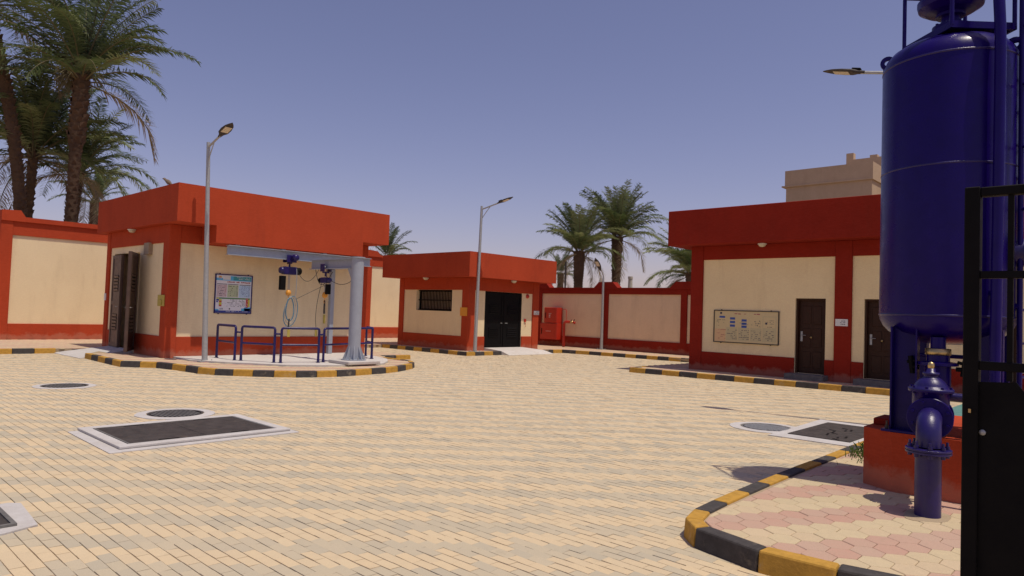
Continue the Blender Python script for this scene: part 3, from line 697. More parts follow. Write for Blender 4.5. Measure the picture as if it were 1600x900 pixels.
# wall faces: built with v0 at the low end, so pass mirrored pillars directly
def building_c():
    t = C_; u0, rc = 18.36, .06; a = u0+rc; zb = 3.69
    mb = MB(); wall_x(mb, a, a+.24, -5.3, 9.915, .1, zb, doors)
    mb.box((a+.24,9.695,.1),(24.2,9.915,zb)); mb.box((23.96,-5.3,.1),(24.2,9.695,zb)); mb.box((a+.24,-5.3,.1),(23.96,-5.08,zb))
    obj('wall', mb, 'creamc', t)
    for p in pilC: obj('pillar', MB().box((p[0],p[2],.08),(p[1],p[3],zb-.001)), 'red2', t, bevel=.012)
    for nm, z0, z1 in (('base_band',.09,.66),('top_band',3.295,zb-.002)):
        mb = MB(); cur = -5.3
        cuts = sorted([(p[2], p[3]) for p in pilC]+([(d[0], d[1]) for d in doors] if z0 < 1 else []))
        for c0, c1 in cuts:
            if c0 > cur: mb.box((u0+.02,cur,z0),(a,c0,z1))
            cur = max(cur, c1)
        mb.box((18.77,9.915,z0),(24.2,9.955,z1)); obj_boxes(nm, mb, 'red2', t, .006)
    fu0, fu1, fv0, fv1, ztop, th = 17.86, 24.6, -5.8, 10.475, 4.70, .2
    o_ = [(fu0,fv0),(fu1,fv0),(fu1,fv1),(fu0,fv1)]; i_ = [(fu0+th,fv0+th),(fu1-th,fv0+th),(fu1-th,fv1-th),(fu0+th,fv1-th)]
    vs = [(x,y,zb) for x,y in o_]+[(x,y,ztop) for x,y in o_]+[(x,y,ztop) for x,y in i_]+[(x,y,zb+.3) for x,y in i_]
    m2 = MB().add(vs, [(3,2,1,0)]+[(k,(k+1)%4,4+(k+1)%4,4+k) for k in range(4)]+[(4+k,4+(k+1)%4,8+(k+1)%4,8+k) for k in range(4)]+[(8+k,8+(k+1)%4,12+(k+1)%4,12+k) for k in range(4)])
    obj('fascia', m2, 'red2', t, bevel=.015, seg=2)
    obj('roof', MB().box((fu0+th+.002,fv0+th+.002,zb+.25),(fu1-th-.002,fv1-th-.002,zb+.34)), 'conc', t)
    for i, (d0, d1, z0, z1) in enumerate(doors):
        dr = obj('door', MB().box((a+.16,d0+.05,z0+.01),(a+.20,d1-.05,z1-.05)), 'wood', t)
        obj('door_frame', MB().box((a+.06,d0,z0),(a+.17,d0+.05,z1)).box((a+.06,d1-.05,z0),(a+.17,d1,z1)).box((a+.06,d0+.05,z1-.05),(a+.17,d1-.05,z1)), 'wood', dr, bevel=.004)
        for p0, p1 in ((.08,.30),(.36,.62),(.68,.93)):
            for q0, q1 in ((.14,.46),(.54,.86)):
                y0 = d0+.05+(d1-d0-.1)*q0; y1 = d0+.05+(d1-d0-.1)*q1; H = z1-z0-.06
                obj('door_panel', MB().box((a+.145,y0,z0+H*p0),(a+.1595,y1,z0+H*p1)), 'wood', dr, bevel=.008)
        obj('handle', MB().box((a+.13,d1-.15,1.10),(a+.159,d1-.10,1.36)).tube([(a+.125,d1-.125,1.26),(a+.10,d1-.125,1.26),(a+.10,d1-.24,1.26)], .008, 6), 'galv', dr)
        obj('door_knocker', MB().lathe((a+.158,(d0+d1)/2+.02,1.21), [(0,0),(.028,0),(.03,.015),(.016,.03),(0,.034)], 12, 0, (-1,0,0)), 'brass', dr)
        obj('step', MB().box((18.0,d0-.10,.11),(a+.06,d1+.11,.268)), 'grate', t, bevel=.01)
    bulkhead(t, (18.22, 7.8, 3.688), (-1,0,0)); bulkhead(t, (18.22, 3.7, 3.688), (-1,0,0))
    pq = obj('door_plaque', MB().box((18.34,5.63,1.535),(18.359,5.925,1.71)), 'white', t)
    mb = MB()
    for (s0, z0, s1, z1, mi, l_) in lines(.2,.15,.8,.85,3,0,1,.8,.1,.4): mb.box((18.3385,5.925-.295*s0,1.535+.175*z0),(18.3398,5.925-.295*s1,1.535+.175*z1))
    obj('print', mb, 'pp_ink', pq)
building_c()
pm = ('pp_cream','pp_lbl','pp_ora','pp_grn2','pp_ink','pp_rink','white','pp_yel')
r = [(.02,.03,.98,.97,0,0),(.02,.04,.19,.42,2,1),(.205,.08,.375,.84,3,1),(.39,.08,.56,.84,3,1),(.575,.08,.745,.84,3,1),(.76,.08,.96,.84,3,1),
     (.205,.48,.375,.84,0,2),(.39,.48,.56,.84,0,2),(.575,.48,.745,.84,0,2),(.77,.5,.95,.82,0,2),(.09,.76,.18,.82,1,3),(.1,.88,.13,.94,4,3)]
for z in (.75, .64, .53): r += [(.26,z-.035,.34,z+.035,1,3)]
for z in (.70, .60, .51): r += [(.44,z-.035,.52,z+.035,1,3)]
r += [(.80,.60,.83,.66,4,3)]
for a in (.03,.205,.39,.575,.76): r += lines(a+.01,.10,a+.165,.42,6,4 if a > .1 else 5,3,.6,.022,.3)
for a in (.03,.39,.575,.77): r += lines(a+.01,.5,a+.155,.74 if a > .1 else .72,5,4,3,.35,.02,.25)
r += lines(.2,.86,.95,.93,1,5,3,.3,.05,.4)+[(.64,.66,.65,.69,4,4),(.69,.6,.7,.64,4,4),(.68,.54,.69,.57,4,4),(.71,.68,.72,.71,4,4)]
poster('wide cream notice board with five columns beside the first brown door', (18.414,9.236,.955), (0,-1,0), (-1,0,0), 1.868, .908, r, 'plate', pm, fw=.022)

# ------------------------------------------------------------------ compound walls
def cap_poly(v0, v1, z0, z1, sl): return None
FW = thing('boundary_wall', 'shaded red and cream boundary wall behind the fire hose cabinets', 'wall', (24.9, 17, 0))
mb = MB().box((24.85,6,-.1),(25.06,27.5,2.74)); obj('panel', mb, 'cream2', FW)
pils = [27.2, 21.3, 17.525, 13.75, 9.9, 6.2]
obj('base_band', MB().box((24.80,6,-.1),(24.85,27.45,.60)), 'red2', FW); obj('top_band', MB().box((24.80,6,2.52),(24.85,27.45,2.741)), 'red2', FW)
for v in pils: obj('pillar', MB().box((24.79,v-.22+.08,-.1),(25.1,v+.22-.08,2.742)), 'red2', FW, bevel=.01)
cp = MB()
prof = [(v, z) for v, z in [(6.0,2.76)]]
pts = [(6.0,2.80)]
for v in sorted(pils):
    pts += [(v-.62,2.80),(v-.36,3.05),(v+.36,3.05),(v+.62,2.80)] if v > 7 and v < 27 else []
pts += [(27.5,2.80)]
poly = [(v, z) for v, z in pts]
n = len(poly)
vs = [(24.76,v,z) for v, z in poly]+[(24.76,v,2.743) for v, z in poly]+[(25.12,v,z) for v, z in poly]+[(25.12,v,2.743) for v, z in poly]
fs = []
for i in range(n-1):
    fs += [(i,n+i,n+i+1,i+1),(2*n+i,2*n+i+1,3*n+i+1,3*n+i),(i,i+1,2*n+i+1,2*n+i),(n+i,3*n+i,3*n+i+1,n+i+1)]
cp.add(vs, fs); obj('coping', cp, 'red2', FW)
LW = thing('boundary_wall', 'tall sunlit red and cream boundary wall behind the pump room, under the palms', 'wall', (12, 27.6, 0))
obj('panel', MB().box((5.1,27.56,-.1),(25.2,27.8,4.0)), 'cream', LW)
mb = MB().box((5.4,27.52,-.1),(25.1,27.56,.652)); obj('base_band', mb, 'red', LW, bevel=.006)
mb = MB().box((5.4,27.52,3.565),(25.1,27.56,4.02)); obj('top_band', mb, 'red', LW, bevel=.006)
for a, b in ((5.06,5.40),(9.8,10.2),(14.55,14.95),(19.27,19.66),(24.7,25.1)): obj('pillar', MB().box((a,27.50,-.1),(b,27.86,4.03)), 'red', LW, bevel=.01)
cp = MB(); pts = [(5.06,4.36),(5.58,4.39),(5.72,4.18)]
for c in (10.0, 14.75): pts += [(c-.45,4.18),(c-.32,4.36),(c+.32,4.36),(c+.45,4.18)]
pts += [(19.05,4.2),(19.2,4.34),(19.92,4.30),(20.1,4.12),(25.15,4.12)]
n = len(pts); vs = [(u,27.46,z) for u, z in pts]+[(u,27.46,4.021) for u, z in pts]+[(u,27.88,z) for u, z in pts]+[(u,27.88,4.021) for u, z in pts]
fs = [(n,0,2*n,3*n)]
for i in range(n-1): fs += [(i,n+i,n+i+1,i+1),(2*n+i,2*n+i+1,3*n+i+1,3*n+i),(i,i+1,2*n+i+1,2*n+i),(n+i,3*n+i,3*n+i+1,n+i+1)]
cp.add(vs, fs); obj('coping', cp, 'red', LW)

# ------------------------------------------------------------------ jib crane, slab, rails
obj('concrete_slab', MB().prism(slabA, .10, .165), 'conc2', origin=(10,16.5,.1), label='white concrete slab under the blue guard rails and crane column', cat='slab', bevel=.01)
cr = thing('gantry_crane', 'grey steel column with beams and rail under the pump room roof edge', 'crane', (10.2,14.87,.165))
cx, cyy = 10.18, 14.87
obj('column', MB().lathe((cx,cyy,0), [(.155,.26),(.155,2.83),(.185,2.83),(.185,2.86),(0,2.86)], 28, 0, sharp=True), 'steel', cr)
obj('base_block', MB().box((cx-.45,cyy-.45,.166),(cx+.5,cyy+.45,.25)), 'conc2', cr, bevel=.015)
obj('base_plate', MB().lathe((cx,cyy,0), [(.31,.251),(.31,.275),(.15,.275)], 28, 0, sharp=True), 'steel', cr)
for k in range(8):
    a = k*math.pi/4+.2; d = Vector((math.cos(a), math.sin(a), 0)); n_ = Vector((-d.y, d.x, 0))*.008; c0 = Vector((cx,cyy,0))
    vs = []
    for s in (-1, 1): vs += [c0+d*.15+n_*s+Vector((0,0,.276)), c0+d*.28+n_*s+Vector((0,0,.276)), c0+d*.15+n_*s+Vector((0,0,.62))]
    obj('gusset', MB().add(vs, [(0,1,2),(5,4,3),(0,3,4,1),(1,4,5,2),(2,5,3,0)]), 'steel', cr)
    q = c0+d.cross(Vector((0,0,1)))*0+Vector((math.cos(a+.39),math.sin(a+.39),0))*.26
    obj('bolt', MB().lathe((q.x,q.y,.276), [(.02,0),(.02,.05),(0,.05)], 6, sharp=True), 'galv', cr)
def ibeam(p0, p1, h, w, tf=.016):
    a, b = Vector(p0), Vector(p1); d = (b-a); L = d.length; d.normalize(); n = Vector((-d.y, d.x, 0)); c = (a+b)/2; mb = MB()
    mb.obox(c, d*(L/2), n*.006, (0,0,h/2-tf)); mb.obox(c+Vector((0,0,h/2-tf/2)), d*(L/2), n*(w/2), (0,0,tf/2)); mb.obox(c-Vector((0,0,h/2-tf/2)), d*(L/2), n*(w/2), (0,0,tf/2))
    return mb
obj('runway_beam', ibeam((8.05,17.62,2.955), (12.5,17.62,2.955), .25, .16), 'steel', cr)
for u in (8.3, 9.6, 10.9, 12.1): obj('hanger', MB().box((u-.06,17.56,3.081),(u+.06,17.68,3.109)), 'steel', cr)
obj('jib_arm', ibeam((10.16,15.03,2.70), (10.12,16.95,2.70), .25, .15), 'steel', cr)
obj('bracket', MB().add([(cx-.05,cyy+.1,2.57),(cx-.05,cyy+.1,2.15),(cx-.05,cyy+.36,2.57),(cx-.035,cyy+.1,2.57),(cx-.035,cyy+.1,2.15),(cx-.035,cyy+.36,2.57)], [(0,1,2),(5,4,3),(0,3,4,1),(1,4,5,2),(2,5,3,0)]), 'steel', cr)
obj('support_post', MB().box((11.51,18.14,.166),(11.64,18.27,2.95)), 'steel', cr, bevel=.008)
obj('post_arm', MB().box((11.5,17.7,2.70),(11.64,18.1,2.82)), 'steel', cr, bevel=.008)
def chain_mb(p0, p1, sag=0, n=12, r=.006):
    pts = [Vector(p0).lerp(Vector(p1), k/n)-Vector((0,0,sag*math.sin(math.pi*k/n))) for k in range(n+1)]
    return MB().tube(pts, r, 5)
def hoist(label, x, y, zb_, zh, ztag, along, big=1., hookmat='orange'):
    """trolley straddling a beam whose underside is zb_"""
    t = thing('chain_hoist', label, 'hoist', (x, y, zb_), 'blue electric chain hoists hanging from the beams')
    d = Vector(along); n = Vector((-d.y, d.x, 0)); c = Vector((x, y, zb_)); s = big
    for sd in (-1, 1):
        m_ = MB().obox(c+n*sd*.105*1.0+Vector((0,0,.03)), d*.13*s, n*.008, (0,0,.10)); tr = obj('trolley_plate', m_, 'navyd', t, bevel=.006)
        for q in (-.08, .08): obj('wheel', MB().lathe(c+n*sd*.097+d*q*s+Vector((0,0,.045)), [(0,0),(.035,0),(.035,.03),(0,.03)], 14, 0, tuple(-n*sd)), 'galv', tr)
    obj('trolley_motor', MB().lathe(c+n*-.113+d*.05+Vector((0,0,.06)), [(0,0),(.075*s,0),(.08*s,.03),(.075*s,.16),(.05*s,.19),(0,.19)], 16, 0, tuple(-n)), 'navyd', t)
    obj('hanger', MB().obox(c-Vector((0,0,.09)), d*.03, n*.09, (0,0,.02)).obox(c-Vector((0,0,.15)), d*.02, n*.02, (0,0,.05)), 'navyd', t)
    bc = c-Vector((0,0,.30))
    bd = obj('hoist_body', MB().obox(bc, d*.17*s, n*.085, (0,0,.095*s)), 'navyd', t, bevel=.025, seg=2)
    obj('motor', MB().lathe(bc+d*.17*s, [(0,0),(.085*s,0),(.09*s,.02),(.09*s,.12),(.07*s,.15),(0,.16)], 18, 0, tuple(d)), 'black', bd)
    obj('end_cover', MB().lathe(bc-d*.17*s, [(0,0),(.08*s,0),(.085*s,.02),(.07*s,.09),(0,.10)], 18, 0, tuple(-d)), 'navyd', bd)
    cb = bc-d*.17*s-Vector((0,0,.30*s))
    obj('chain_bag', MB().obox(cb, d*.07*s, n*.06, (0,0,.17*s)), 'black', t, bevel=.02, seg=2)
    for q in (-.015, .02): obj('load_chain', chain_mb(bc+d*q-Vector((0,0,.09)), (x+d.x*q, y+d.y*q, zh+.12), 0, 6, .010), 'chain', t)
    hk = obj('hook_block', MB().lathe((x,y,zh+.02), [(0,.16),(.05,.15),(.075,.08),(.065,.03),(.03,0),(0,0)], 12), hookmat, t)
    obj('hook', MB().tube([(x,y,zh+.03),(x,y,zh-.03)]+[(x+d.x*.04*math.sin(a), y+d.y*.04*math.sin(a), zh-.07+.04*math.cos(a)) for a in [k*.55 for k in range(8)]], .010, 6), hookmat, hk)
    return t, d, n
t, d, n_ = hoist('blue electric hoist on the long beam with coiled blue sling', 9.83, 17.62, 2.83, 1.82, .8, (1,0,0), 1.15)
sp = []
for q in range(3):
    a0 = q*.13; R1, R2 = .12+.045*q, .32+.05*q; c0 = (9.86+.02*q, 17.55+.01*q, 1.47-.03*q)
    sm = MB().tube([(c0[0]+R1*math.sin(a+a0)*1.0, c0[1]+.02*math.sin(2*a), c0[2]+R2*math.cos(a)) for a in [k*2*math.pi/20 for k in range(21)]], (.016, .012, .012)[q], 5)
    obj('sling', sm, ('bluesl','chain','bluesl')[q], t)
obj('sling_tail', MB().tube([(9.85,17.55,1.2),(9.84,17.55,1.0),(9.85,17.55,.93)], .02, 6), 'rope', t)
obj('tag', MB().box((9.81,17.545,.70),(9.89,17.552,.92)), 'yell', t)
obj('power_cable', MB().tube(bez((9.98,17.5,2.6),(10.02,17.5,2.3),(9.98,17.5,1.75),6), .012, 5), 'galv', t)
t, d, n_ = hoist('blue electric hoist on the short jib arm with hanging yellow tag', 10.13, 16.25, 2.575, 1.78, 1.2, (0,1,0), .8, 'orange')
for q in (-.03, .0, .03): obj('sling', MB().tube(bez((10.13,16.25+q*.5,1.74),(10.13+q,16.25+q*3,1.55),(10.13,16.25+q,1.38)), .008, 5), 'rope', t)
obj('tag', MB().box((10.10,16.24,1.12),(10.17,16.247,1.36)), 'yell', t)
obj('pendant_cable', MB().tube(bez((10.08,16.35,2.2),(9.9,16.4,1.4),(9.98,16.35,.95),10), .007, 5), 'rope', t)
obj('pendant', MB().box((9.95,16.33,.78),(10.0,16.38,.96)), 'yell', t, bevel=.008)
cb = MB()
cb.tube(bez((10.55,17.5,2.8),(10.5,17.2,1.7),(10.75,16.9,2.55),12), .009, 5); cb.tube(bez((10.0,17.5,2.55),(10.3,17.4,1.9),(10.6,17.3,2.7),10), .007, 5)
cb.tube(bez((10.16,16.3,2.4),(10.5,15.9,1.9),(10.4,15.1,2.5),10), .008, 5); cb.tube(bez((10.9,17.5,2.8),(10.9,17.3,1.8),(10.6,17.1,2.2),10), .007, 5)
cb.tube([(10.9,17.45,2.2),(10.0,17.5,1.75)], .006, 5)
obj('cable', cb, 'rope', cr)

rails = [((7.965,17.75),(7.985,16.78),'first from the left'),((8.07,16.62),(8.50,15.78),'second from the left'),((8.60,15.64),(9.47,15.37),'third from the left'),
         ((9.67,15.46),(11.52,15.98),'running behind the grey column'),((11.63,16.12),(12.03,16.98),'at the right end by the wall')]
for (p0, p1, w_) in rails:
    t = thing('guard_rail', 'navy tubular guard rail panel, '+w_, 'railing', (p0[0], p0[1], .165), 'navy guard rail panels round the hoist bay')
    a, b = Vector((*p0, .165)), Vector((*p1, .165)); d = (b-a).normalized(); Z = Vector((0,0,1)); hz = .85
    rr = .05
    top = [a+Z*.02, a+Z*(hz-rr), a+Z*(hz-rr*.3)+d*rr*.3, a+Z*hz+d*rr, b+Z*hz-d*rr, b+Z*(hz-rr*.3)-d*rr*.3, b+Z*(hz-rr), b+Z*.02]
    obj('rail_frame', MB().tube(top, .031, 10), 'rail', t)
    obj('mid_rail', MB().tube([a+Z*.44, b+Z*.44], .025, 8), 'rail', t)
    for q in (a, b):
        obj('foot', MB().lathe(tuple(q), [(.055,0),(.055,.012),(.034,.013),(.034,.09),(0.02,.095)], 14, sharp=True), 'rail', t)
for i in range(3):
    a, b = Vector((*rails[i][1], .165+.70)), Vector((*rails[i+1][0], .165+.70))
    obj('rail_link', MB().tube([a, b], .022, 8), 'rail', origin=tuple(a), label=['short navy link joining the first and second rail panels','short navy link joining the second and third rail panels','short navy link joining the third and fourth rail panels'][i], cat='rail link')

# ------------------------------------------------------------------ lamp posts
def lamp_post(label, x, y, z0, H, arm, L, rise, lean=(0, 0), curved=False, hr=.055):
    t = thing('street_lamp', label, 'street lamp', (x, y, z0), 'solar looking street lamps on galvanised poles')
    t['group'] = 'street lamps on galvanised poles'
    top = Vector((x+lean[0], y+lean[1], H)); d = Vector((*arm, 0)).normalized(); Z = Vector((0,0,1)); side = d.cross(Z)
    obj('pole', MB().tube([(x,y,z0),(x+lean[0]*.5,y+lean[1]*.5,(z0+H)/2),tuple(top)], [hr*1.25, hr, hr*.8], 14), 'galv', t)
    bp = obj('base_plate', MB().box((x-.16,y-.16,z0),(x+.16,y+.16,z0+.018)), 'galv', t)
    for sx in (-1, 1):
        for sy in (-1, 1): obj('bolt', MB().lathe((x+sx*.12,y+sy*.12,z0+.018), [(.014,0),(.014,.04),(0,.04)], 6, sharp=True), 'galv', bp)
    s0 = top-Z*.12; s1 = s0+d*(L*.55)+Z*(rise*.5)
    if curved: pts = bez(top, top+Z*rise*.35, top+d*L*.5+Z*rise*.55, 6); s1 = pts[-1]
    else: pts = [s0, s1]
    obj('arm', MB().tube(pts, .026, 10), 'galv', t)
    if not curved: obj('brace', MB().tube(bez(top-Z*.45+d*.03, top-Z*.3+d*.12, s0+d*(L*.28)+Z*(rise*.25)-Z*.01, 6), .013, 7), 'galv', t)
    hd = (d*(L*.5)+Z*(rise*.5)).normalized(); up_ = side.cross(hd)
    if up_.z < 0: up_ = -up_
    c0 = s1-hd*.06; HL = .62
    prof = [(0,.035,.03),(.06,.045,.035),(.12,.06,.04),(.2,.12,.045),(.35,.135,.04),(.5,.11,.03),(.60,.055,.018),(.66,.008,.008)]
    m_ = MB(); n = 16; vs = []
    for h_, w_, th_ in prof:
        for k in range(n):
            a = 2*math.pi*k/n; z_ = math.sin(a)*th_
            if z_ < -.018: z_ = -.018
            vs.append(c0+hd*h_+side*(math.cos(a)*w_)+up_*z_)
    m_.add(vs, [(i*n+k, i*n+(k+1)%n, (i+1)*n+(k+1)%n, (i+1)*n+k) for i in range(len(prof)-1) for k in range(n)]+[tuple(range(n))[::-1]], 0, True)
    lh = obj('lamp_head', m_, 'plate', t)
    obj('led_panel', MB().obox(c0+hd*.36-up_*.021, hd*.12, side*.085, up_*.002), 'glass', lh)
    obj('fin', MB().obox(c0+hd*.14+up_*.05, hd*.07, side*.045, up_*.018), 'black', lh, bevel=.008)
    return t
lamp_post('tall galvanised street lamp in front of the pump room notice board', 7.36, 17.04, .13, 5.50, (.05,-1), 1.05, .42, (-.17,.0))
lamp_post('galvanised street lamp in front of the small hut corner', 17.40, 17.93, .13, 5.40, (.25,-1), 1.3, .42, (.09,0))
lamp_post('short pale street lamp against the boundary wall right of the hydrant', 24.55, 17.50, .13, 3.22, (-1,.02), .5, .62, (.0,-.0), True, .055)
lamp_post('street lamp whose pole stands behind the blue tank leg', 12.15, 2.86, .0, 5.72, (-.1,1), 1.3, .28, (0,0))

# ------------------------------------------------------------------ fire cabinets and hydrant
def cabinet(label, y0, y1, z0, z1, x0, x1, mark):
    t = thing('fire_cabinet', label, 'fire cabinet', ((x0+x1)/2, (y0+y1)/2, z0), 'red fire hose cabinets on the boundary wall')
    obj('cabinet_body', MB().box((x0+.03,y0,z0),(x1,y1,z1)), 'hydr', t, bevel=.01)
    d_ = obj('door', MB().box((x0,y0+.012,z0+.012),(x0+.028,y1-.012,z1-.012)), 'hydr', t, bevel=.008)
    obj('handle', MB().box((x0-.014,y1-.12,(z0+z1)/2-.14),(x0-.001,y1-.085,(z0+z1)/2+.12)), 'black', d_)
    mb = MB(); yc = (y0+y1)/2; zc_ = (z0+z1)/2
    if mark == 'hose':
        x = x0-.0012
        for a, b, c, e in ((yc-.07,zc_+.07,yc+.09,zc_+.085),(yc-.0,zc_-.12,yc+.012,zc_+.05),(yc+.06,zc_-.12,yc+.072,zc_+.05),(yc,zc_+.04,yc+.07,zc_+.052),(yc,zc_-.12,yc+.07,zc_-.108)): mb.box((x,a,b),(x+.001,c,e))
        mb.lathe((x,yc+.035,zc_-.03), [(.012,0),(.024,0)], 12, 0, (-1,0,0))
    else:
        for k in range(7): mb.box((x0-.0012,yc-.14+k*.042,zc_-.008),(x0-.0002,yc-.14+k*.042+.028,zc_+.012))
    obj('print', mb, 'white', d_)
cabinet('upper red fire hose cabinet with white hose symbol', 19.88, 20.63, 1.17, 1.875, 24.36, 24.789, 'hose')
cabinet('lower and wider red fire cabinet with black handle', 19.86, 20.84, .42, 1.160, 24.36, 24.789, 'text')
hp = thing('fire_hydrant', 'red standpipe hydrant with side valve beside the fire cabinets', 'hydrant', (24.3, 19.38, .13))
obj('standpipe', MB().tube([(24.3,19.38,.12),(24.3,19.38,1.1)]+bez((24.3,19.38,1.12),(24.3,19.38,1.25),(24.3,19.24,1.25),6)+[(24.3,19.05,1.25)], .06, 14), 'hydr', hp)
obj('valve', MB().lathe((24.3,19.05,1.25), [(.03,0),(.05,.02),(.05,.07),(.03,.09),(.06,.10),(.06,.14),(.03,.16)], 14, 0, (0,-1,0)), 'brass', hp)
obj('valve_outlet', MB().lathe((24.3,18.88,1.25), [(.04,0),(.055,.04),(.06,.1),(.0,.1)], 12, 0, (0,-.8,-.35)), 'hydr', hp)
obj('handle', MB().tube([(24.3,18.86,1.22),(24.22,18.74,1.38)], .014, 6).tube([(24.3,18.97,1.25),(24.3,18.97,1.36)], .012, 6), 'black', hp)
obj('riser_pipe', MB().tube([(24.3,19.3,1.26),(24.3,19.27,1.3),(24.3,19.27,1.78),(24.3,19.31,1.8),(24.3,19.52,1.8),(24.3,19.54,1.78),(24.3,19.54,1.68)], .014, 7), 'hydr', hp)

# ------------------------------------------------------------------ blue surge tank
TX, TY, TR = 7.40, 1.425, .543
tk = thing('surge_tank', 'large glossy navy blue pressure vessel on legs over a red plinth', 'tank', (TX, TY, .65))
prof = [(.0,1.44),(.12,1.442),(.26,1.462),(.38,1.50),(.46,1.545),(.51,1.60),(.537,1.66),(TR,1.72),(TR,3.98),(.538,4.04),(.515,4.10),(.47,4.155),(.40,4.20),(.28,4.24),(.14,4.26),(0,4.265)]
obj('shell', MB().lathe((TX,TY,0), prof, 72), 'navy', tk)
for z in (1.70, 3.02, 4.0): obj('weld', MB().lathe((TX,TY,z), [(TR-.004,-.011),(TR+.0035,-.006),(TR+.0045,0),(TR+.0035,.006),(TR-.004,.011)], 72), 'navyd', tk)
for az in (76.75, 81.65):
    a = math.radians(az); x, y = math.sin(a)*7.22, math.cos(a)*7.22
    lg = obj('leg', MB().obox((x,y,1.13), (.006,0,0), (0,.10,0), (0,0,.46)).obox((x-.045,y+.10,1.13), (.05,0,0), (0,.007,0), (0,0,.46)).obox((x-.045,y-.10,1.13), (.05,0,0), (0,.007,0), (0,0,.46)), 'navy', tk)
    obj('foot_plate', MB().box((x-.16,y-.16,.651),(x+.12,y+.16,.672)), 'navy', lg, bevel=.003)
    for sx, sy in ((-.12,.12),(-.12,-.12)): obj('bolt', MB().lathe((x+sx,y+sy,.672), [(.016,0),(.016,.03),(.009,.03),(.009,.07),(0,.07)], 6, sharp=True), 'plate', lg)
for (x, y) in ((7.78,1.76),(7.78,1.10)):
    lg = obj('leg', MB().obox((x,y,1.14), (.006,0,0), (0,.10,0), (0,0,.47)).obox((x+.045,y+.10,1.14), (.05,0,0), (0,.007,0), (0,0,.47)).obox((x+.045,y-.10,1.14), (.05,0,0), (0,.007,0), (0,0,.47)), 'navy', tk)
    obj('foot_plate', MB().box((x-.12,y-.16,.651),(x+.16,y+.16,.672)), 'navy', lg, bevel=.003)
for zb_ in (1.32, .95): obj('cross_brace', MB().tube([(7.78,1.76,zb_),(7.78,1.10,zb_)], .02, 8), 'navy', tk)
# lifting lug: plate with a real hole
def lug(az):
    a = math.radians(az); rd = Vector((math.sin(a), math.cos(a), 0)); c = Vector((TX,TY,4.13))+rd*.50
    mb = MB(); n = 18; vs = []
    for s in (-.012, .012):
        for R_ in (.028, .066):
            for k in range(n):
                an = 2*math.pi*k/n; vs.append(c+rd*(math.cos(an)*R_)+Vector((0,0,math.sin(an)*R_))+rd.cross(Vector((0,0,1)))*s)
    q = lambda s, r_, k: (s*2+r_)*n+k % n
    fs = []
    for k in range(n): fs += [(q(0,0,k),q(0,1,k),q(0,1,k+1),q(0,0,k+1)),(q(1,0,k),q(1,0,k+1),q(1,1,k+1),q(1,1,k)),(q(0,1,k),q(1,1,k),q(1,1,k+1),q(0,1,k+1)),(q(0,0,k),q(0,0,k+1),q(1,0,k+1),q(1,0,k))]
    mb.add(vs, fs); mb.obox(c-Vector((0,0,.10))-rd*.01, rd*.05, rd.cross(Vector((0,0,1)))*.011, (0,0,.055))
    obj('lifting_lug', mb, 'navy', tk)
lug(-14); lug(176); lug(80)
# top platform and rails
PC = [(7.40,1.80),(6.98,1.325),(7.36,.92),(7.80,1.37)]
pf = obj('platform', MB().prism(PC, 4.272, 4.285), 'navy', tk)
mb = MB()
for i in range(4):
    a, b = Vector((*PC[i], 4.265)), Vector((*PC[(i+1)%4], 4.265)); c = (a+b)/2; d = (b-a).normalized(); n_ = Vector((-d.y, d.x, 0))
    mb.obox(c, d*((b-a).length/2+.012), n_*.014, (0,0,.03))
obj('edge_angle', mb, 'navy', pf)
for i, p in enumerate(PC): obj('rail_post', MB().tube([(*p,4.26),(*p,5.25)], .018, 8), 'navy', pf)
for z in (4.78, 5.24):
    mb = MB()
    for i in range(4): mb.tube([(*PC[i],z),(*PC[(i+1)%4],z)], .016, 8)
    obj('hand_rail', mb, 'navy', pf)
av = obj('air_valve', MB().lathe((TX-.05,TY-.02,0), [(.10,4.25),(.10,4.34),(.15,4.35),(.15,4.385),(.085,4.39),(.075,4.47),(.12,4.475),(.12,4.50),(.20,4.52),(.262,4.56),(.272,4.60),(.272,4.63),(.24,4.635),(.2,4.72),(.12,4.8),(0,4.82)], 36, sharp=True), 'navy', tk)
for k in range(8):
    a = k*math.pi/4; obj('bolt', MB().lathe((TX-.05+.128*math.cos(a),TY-.02+.128*math.sin(a),4.335), [(.013,0),(.013,.07),(0,.07)], 6, sharp=True), 'navy', av)
# level pipe, nozzle, ladder cage
obj('vertical_pipe', MB().tube([(6.975,.984,1.12),(6.97,.971,2.7),(6.97,.966,3.9),(6.975,.971,4.17),(7.005,.99,4.53),(7.09,1.03,5.05)], .043, 14), 'navy', tk)
for z in (1.9,): obj('pipe_bracket', MB().obox((7.04,1.03,z), (.05,.04,0), (-.01,.015,0), (0,0,.02)), 'navy', tk)
obj('nozzle', MB().lathe((7.38,1.10,2.268), [(.122,0),(.122,.50),(.18,.50),(.18,.53),(.0,.53)], 28, 0, (.12,-1,0), sharp=True), 'navyd', tk)
ld = obj('ladder', MB().tube([(7.32,.86,.7),(7.32,.86,5.3)], .022, 8).tube([(7.70,.80,.7),(7.70,.80,5.3)], .022, 8), 'navy', tk)
for k in range(15): obj('rung', MB().tube([(7.32,.86,.9+k*.29),(7.70,.80,.9+k*.29)], .012, 7), 'navy', ld)
for z in (4.32, 3.79, 3.24, 2.7):
    pts = [(7.32,.86,z-.09 if z > 4 else z-.07),(7.2,.70,z-.02),(7.26,.40,z+.02),(7.5,.22,z+.02),(7.78,.34,z),(7.82,.6,z),(7.70,.80,z)]
    obj('cage_hoop', MB().tube(pts, .014, 7), 'navy', ld)
for (x, y) in ((7.26,.40),(7.5,.22),(7.78,.34)): obj('cage_bar', MB().tube([(x,y,2.6),(x,y,4.4)], .010, 6), 'navy', ld)
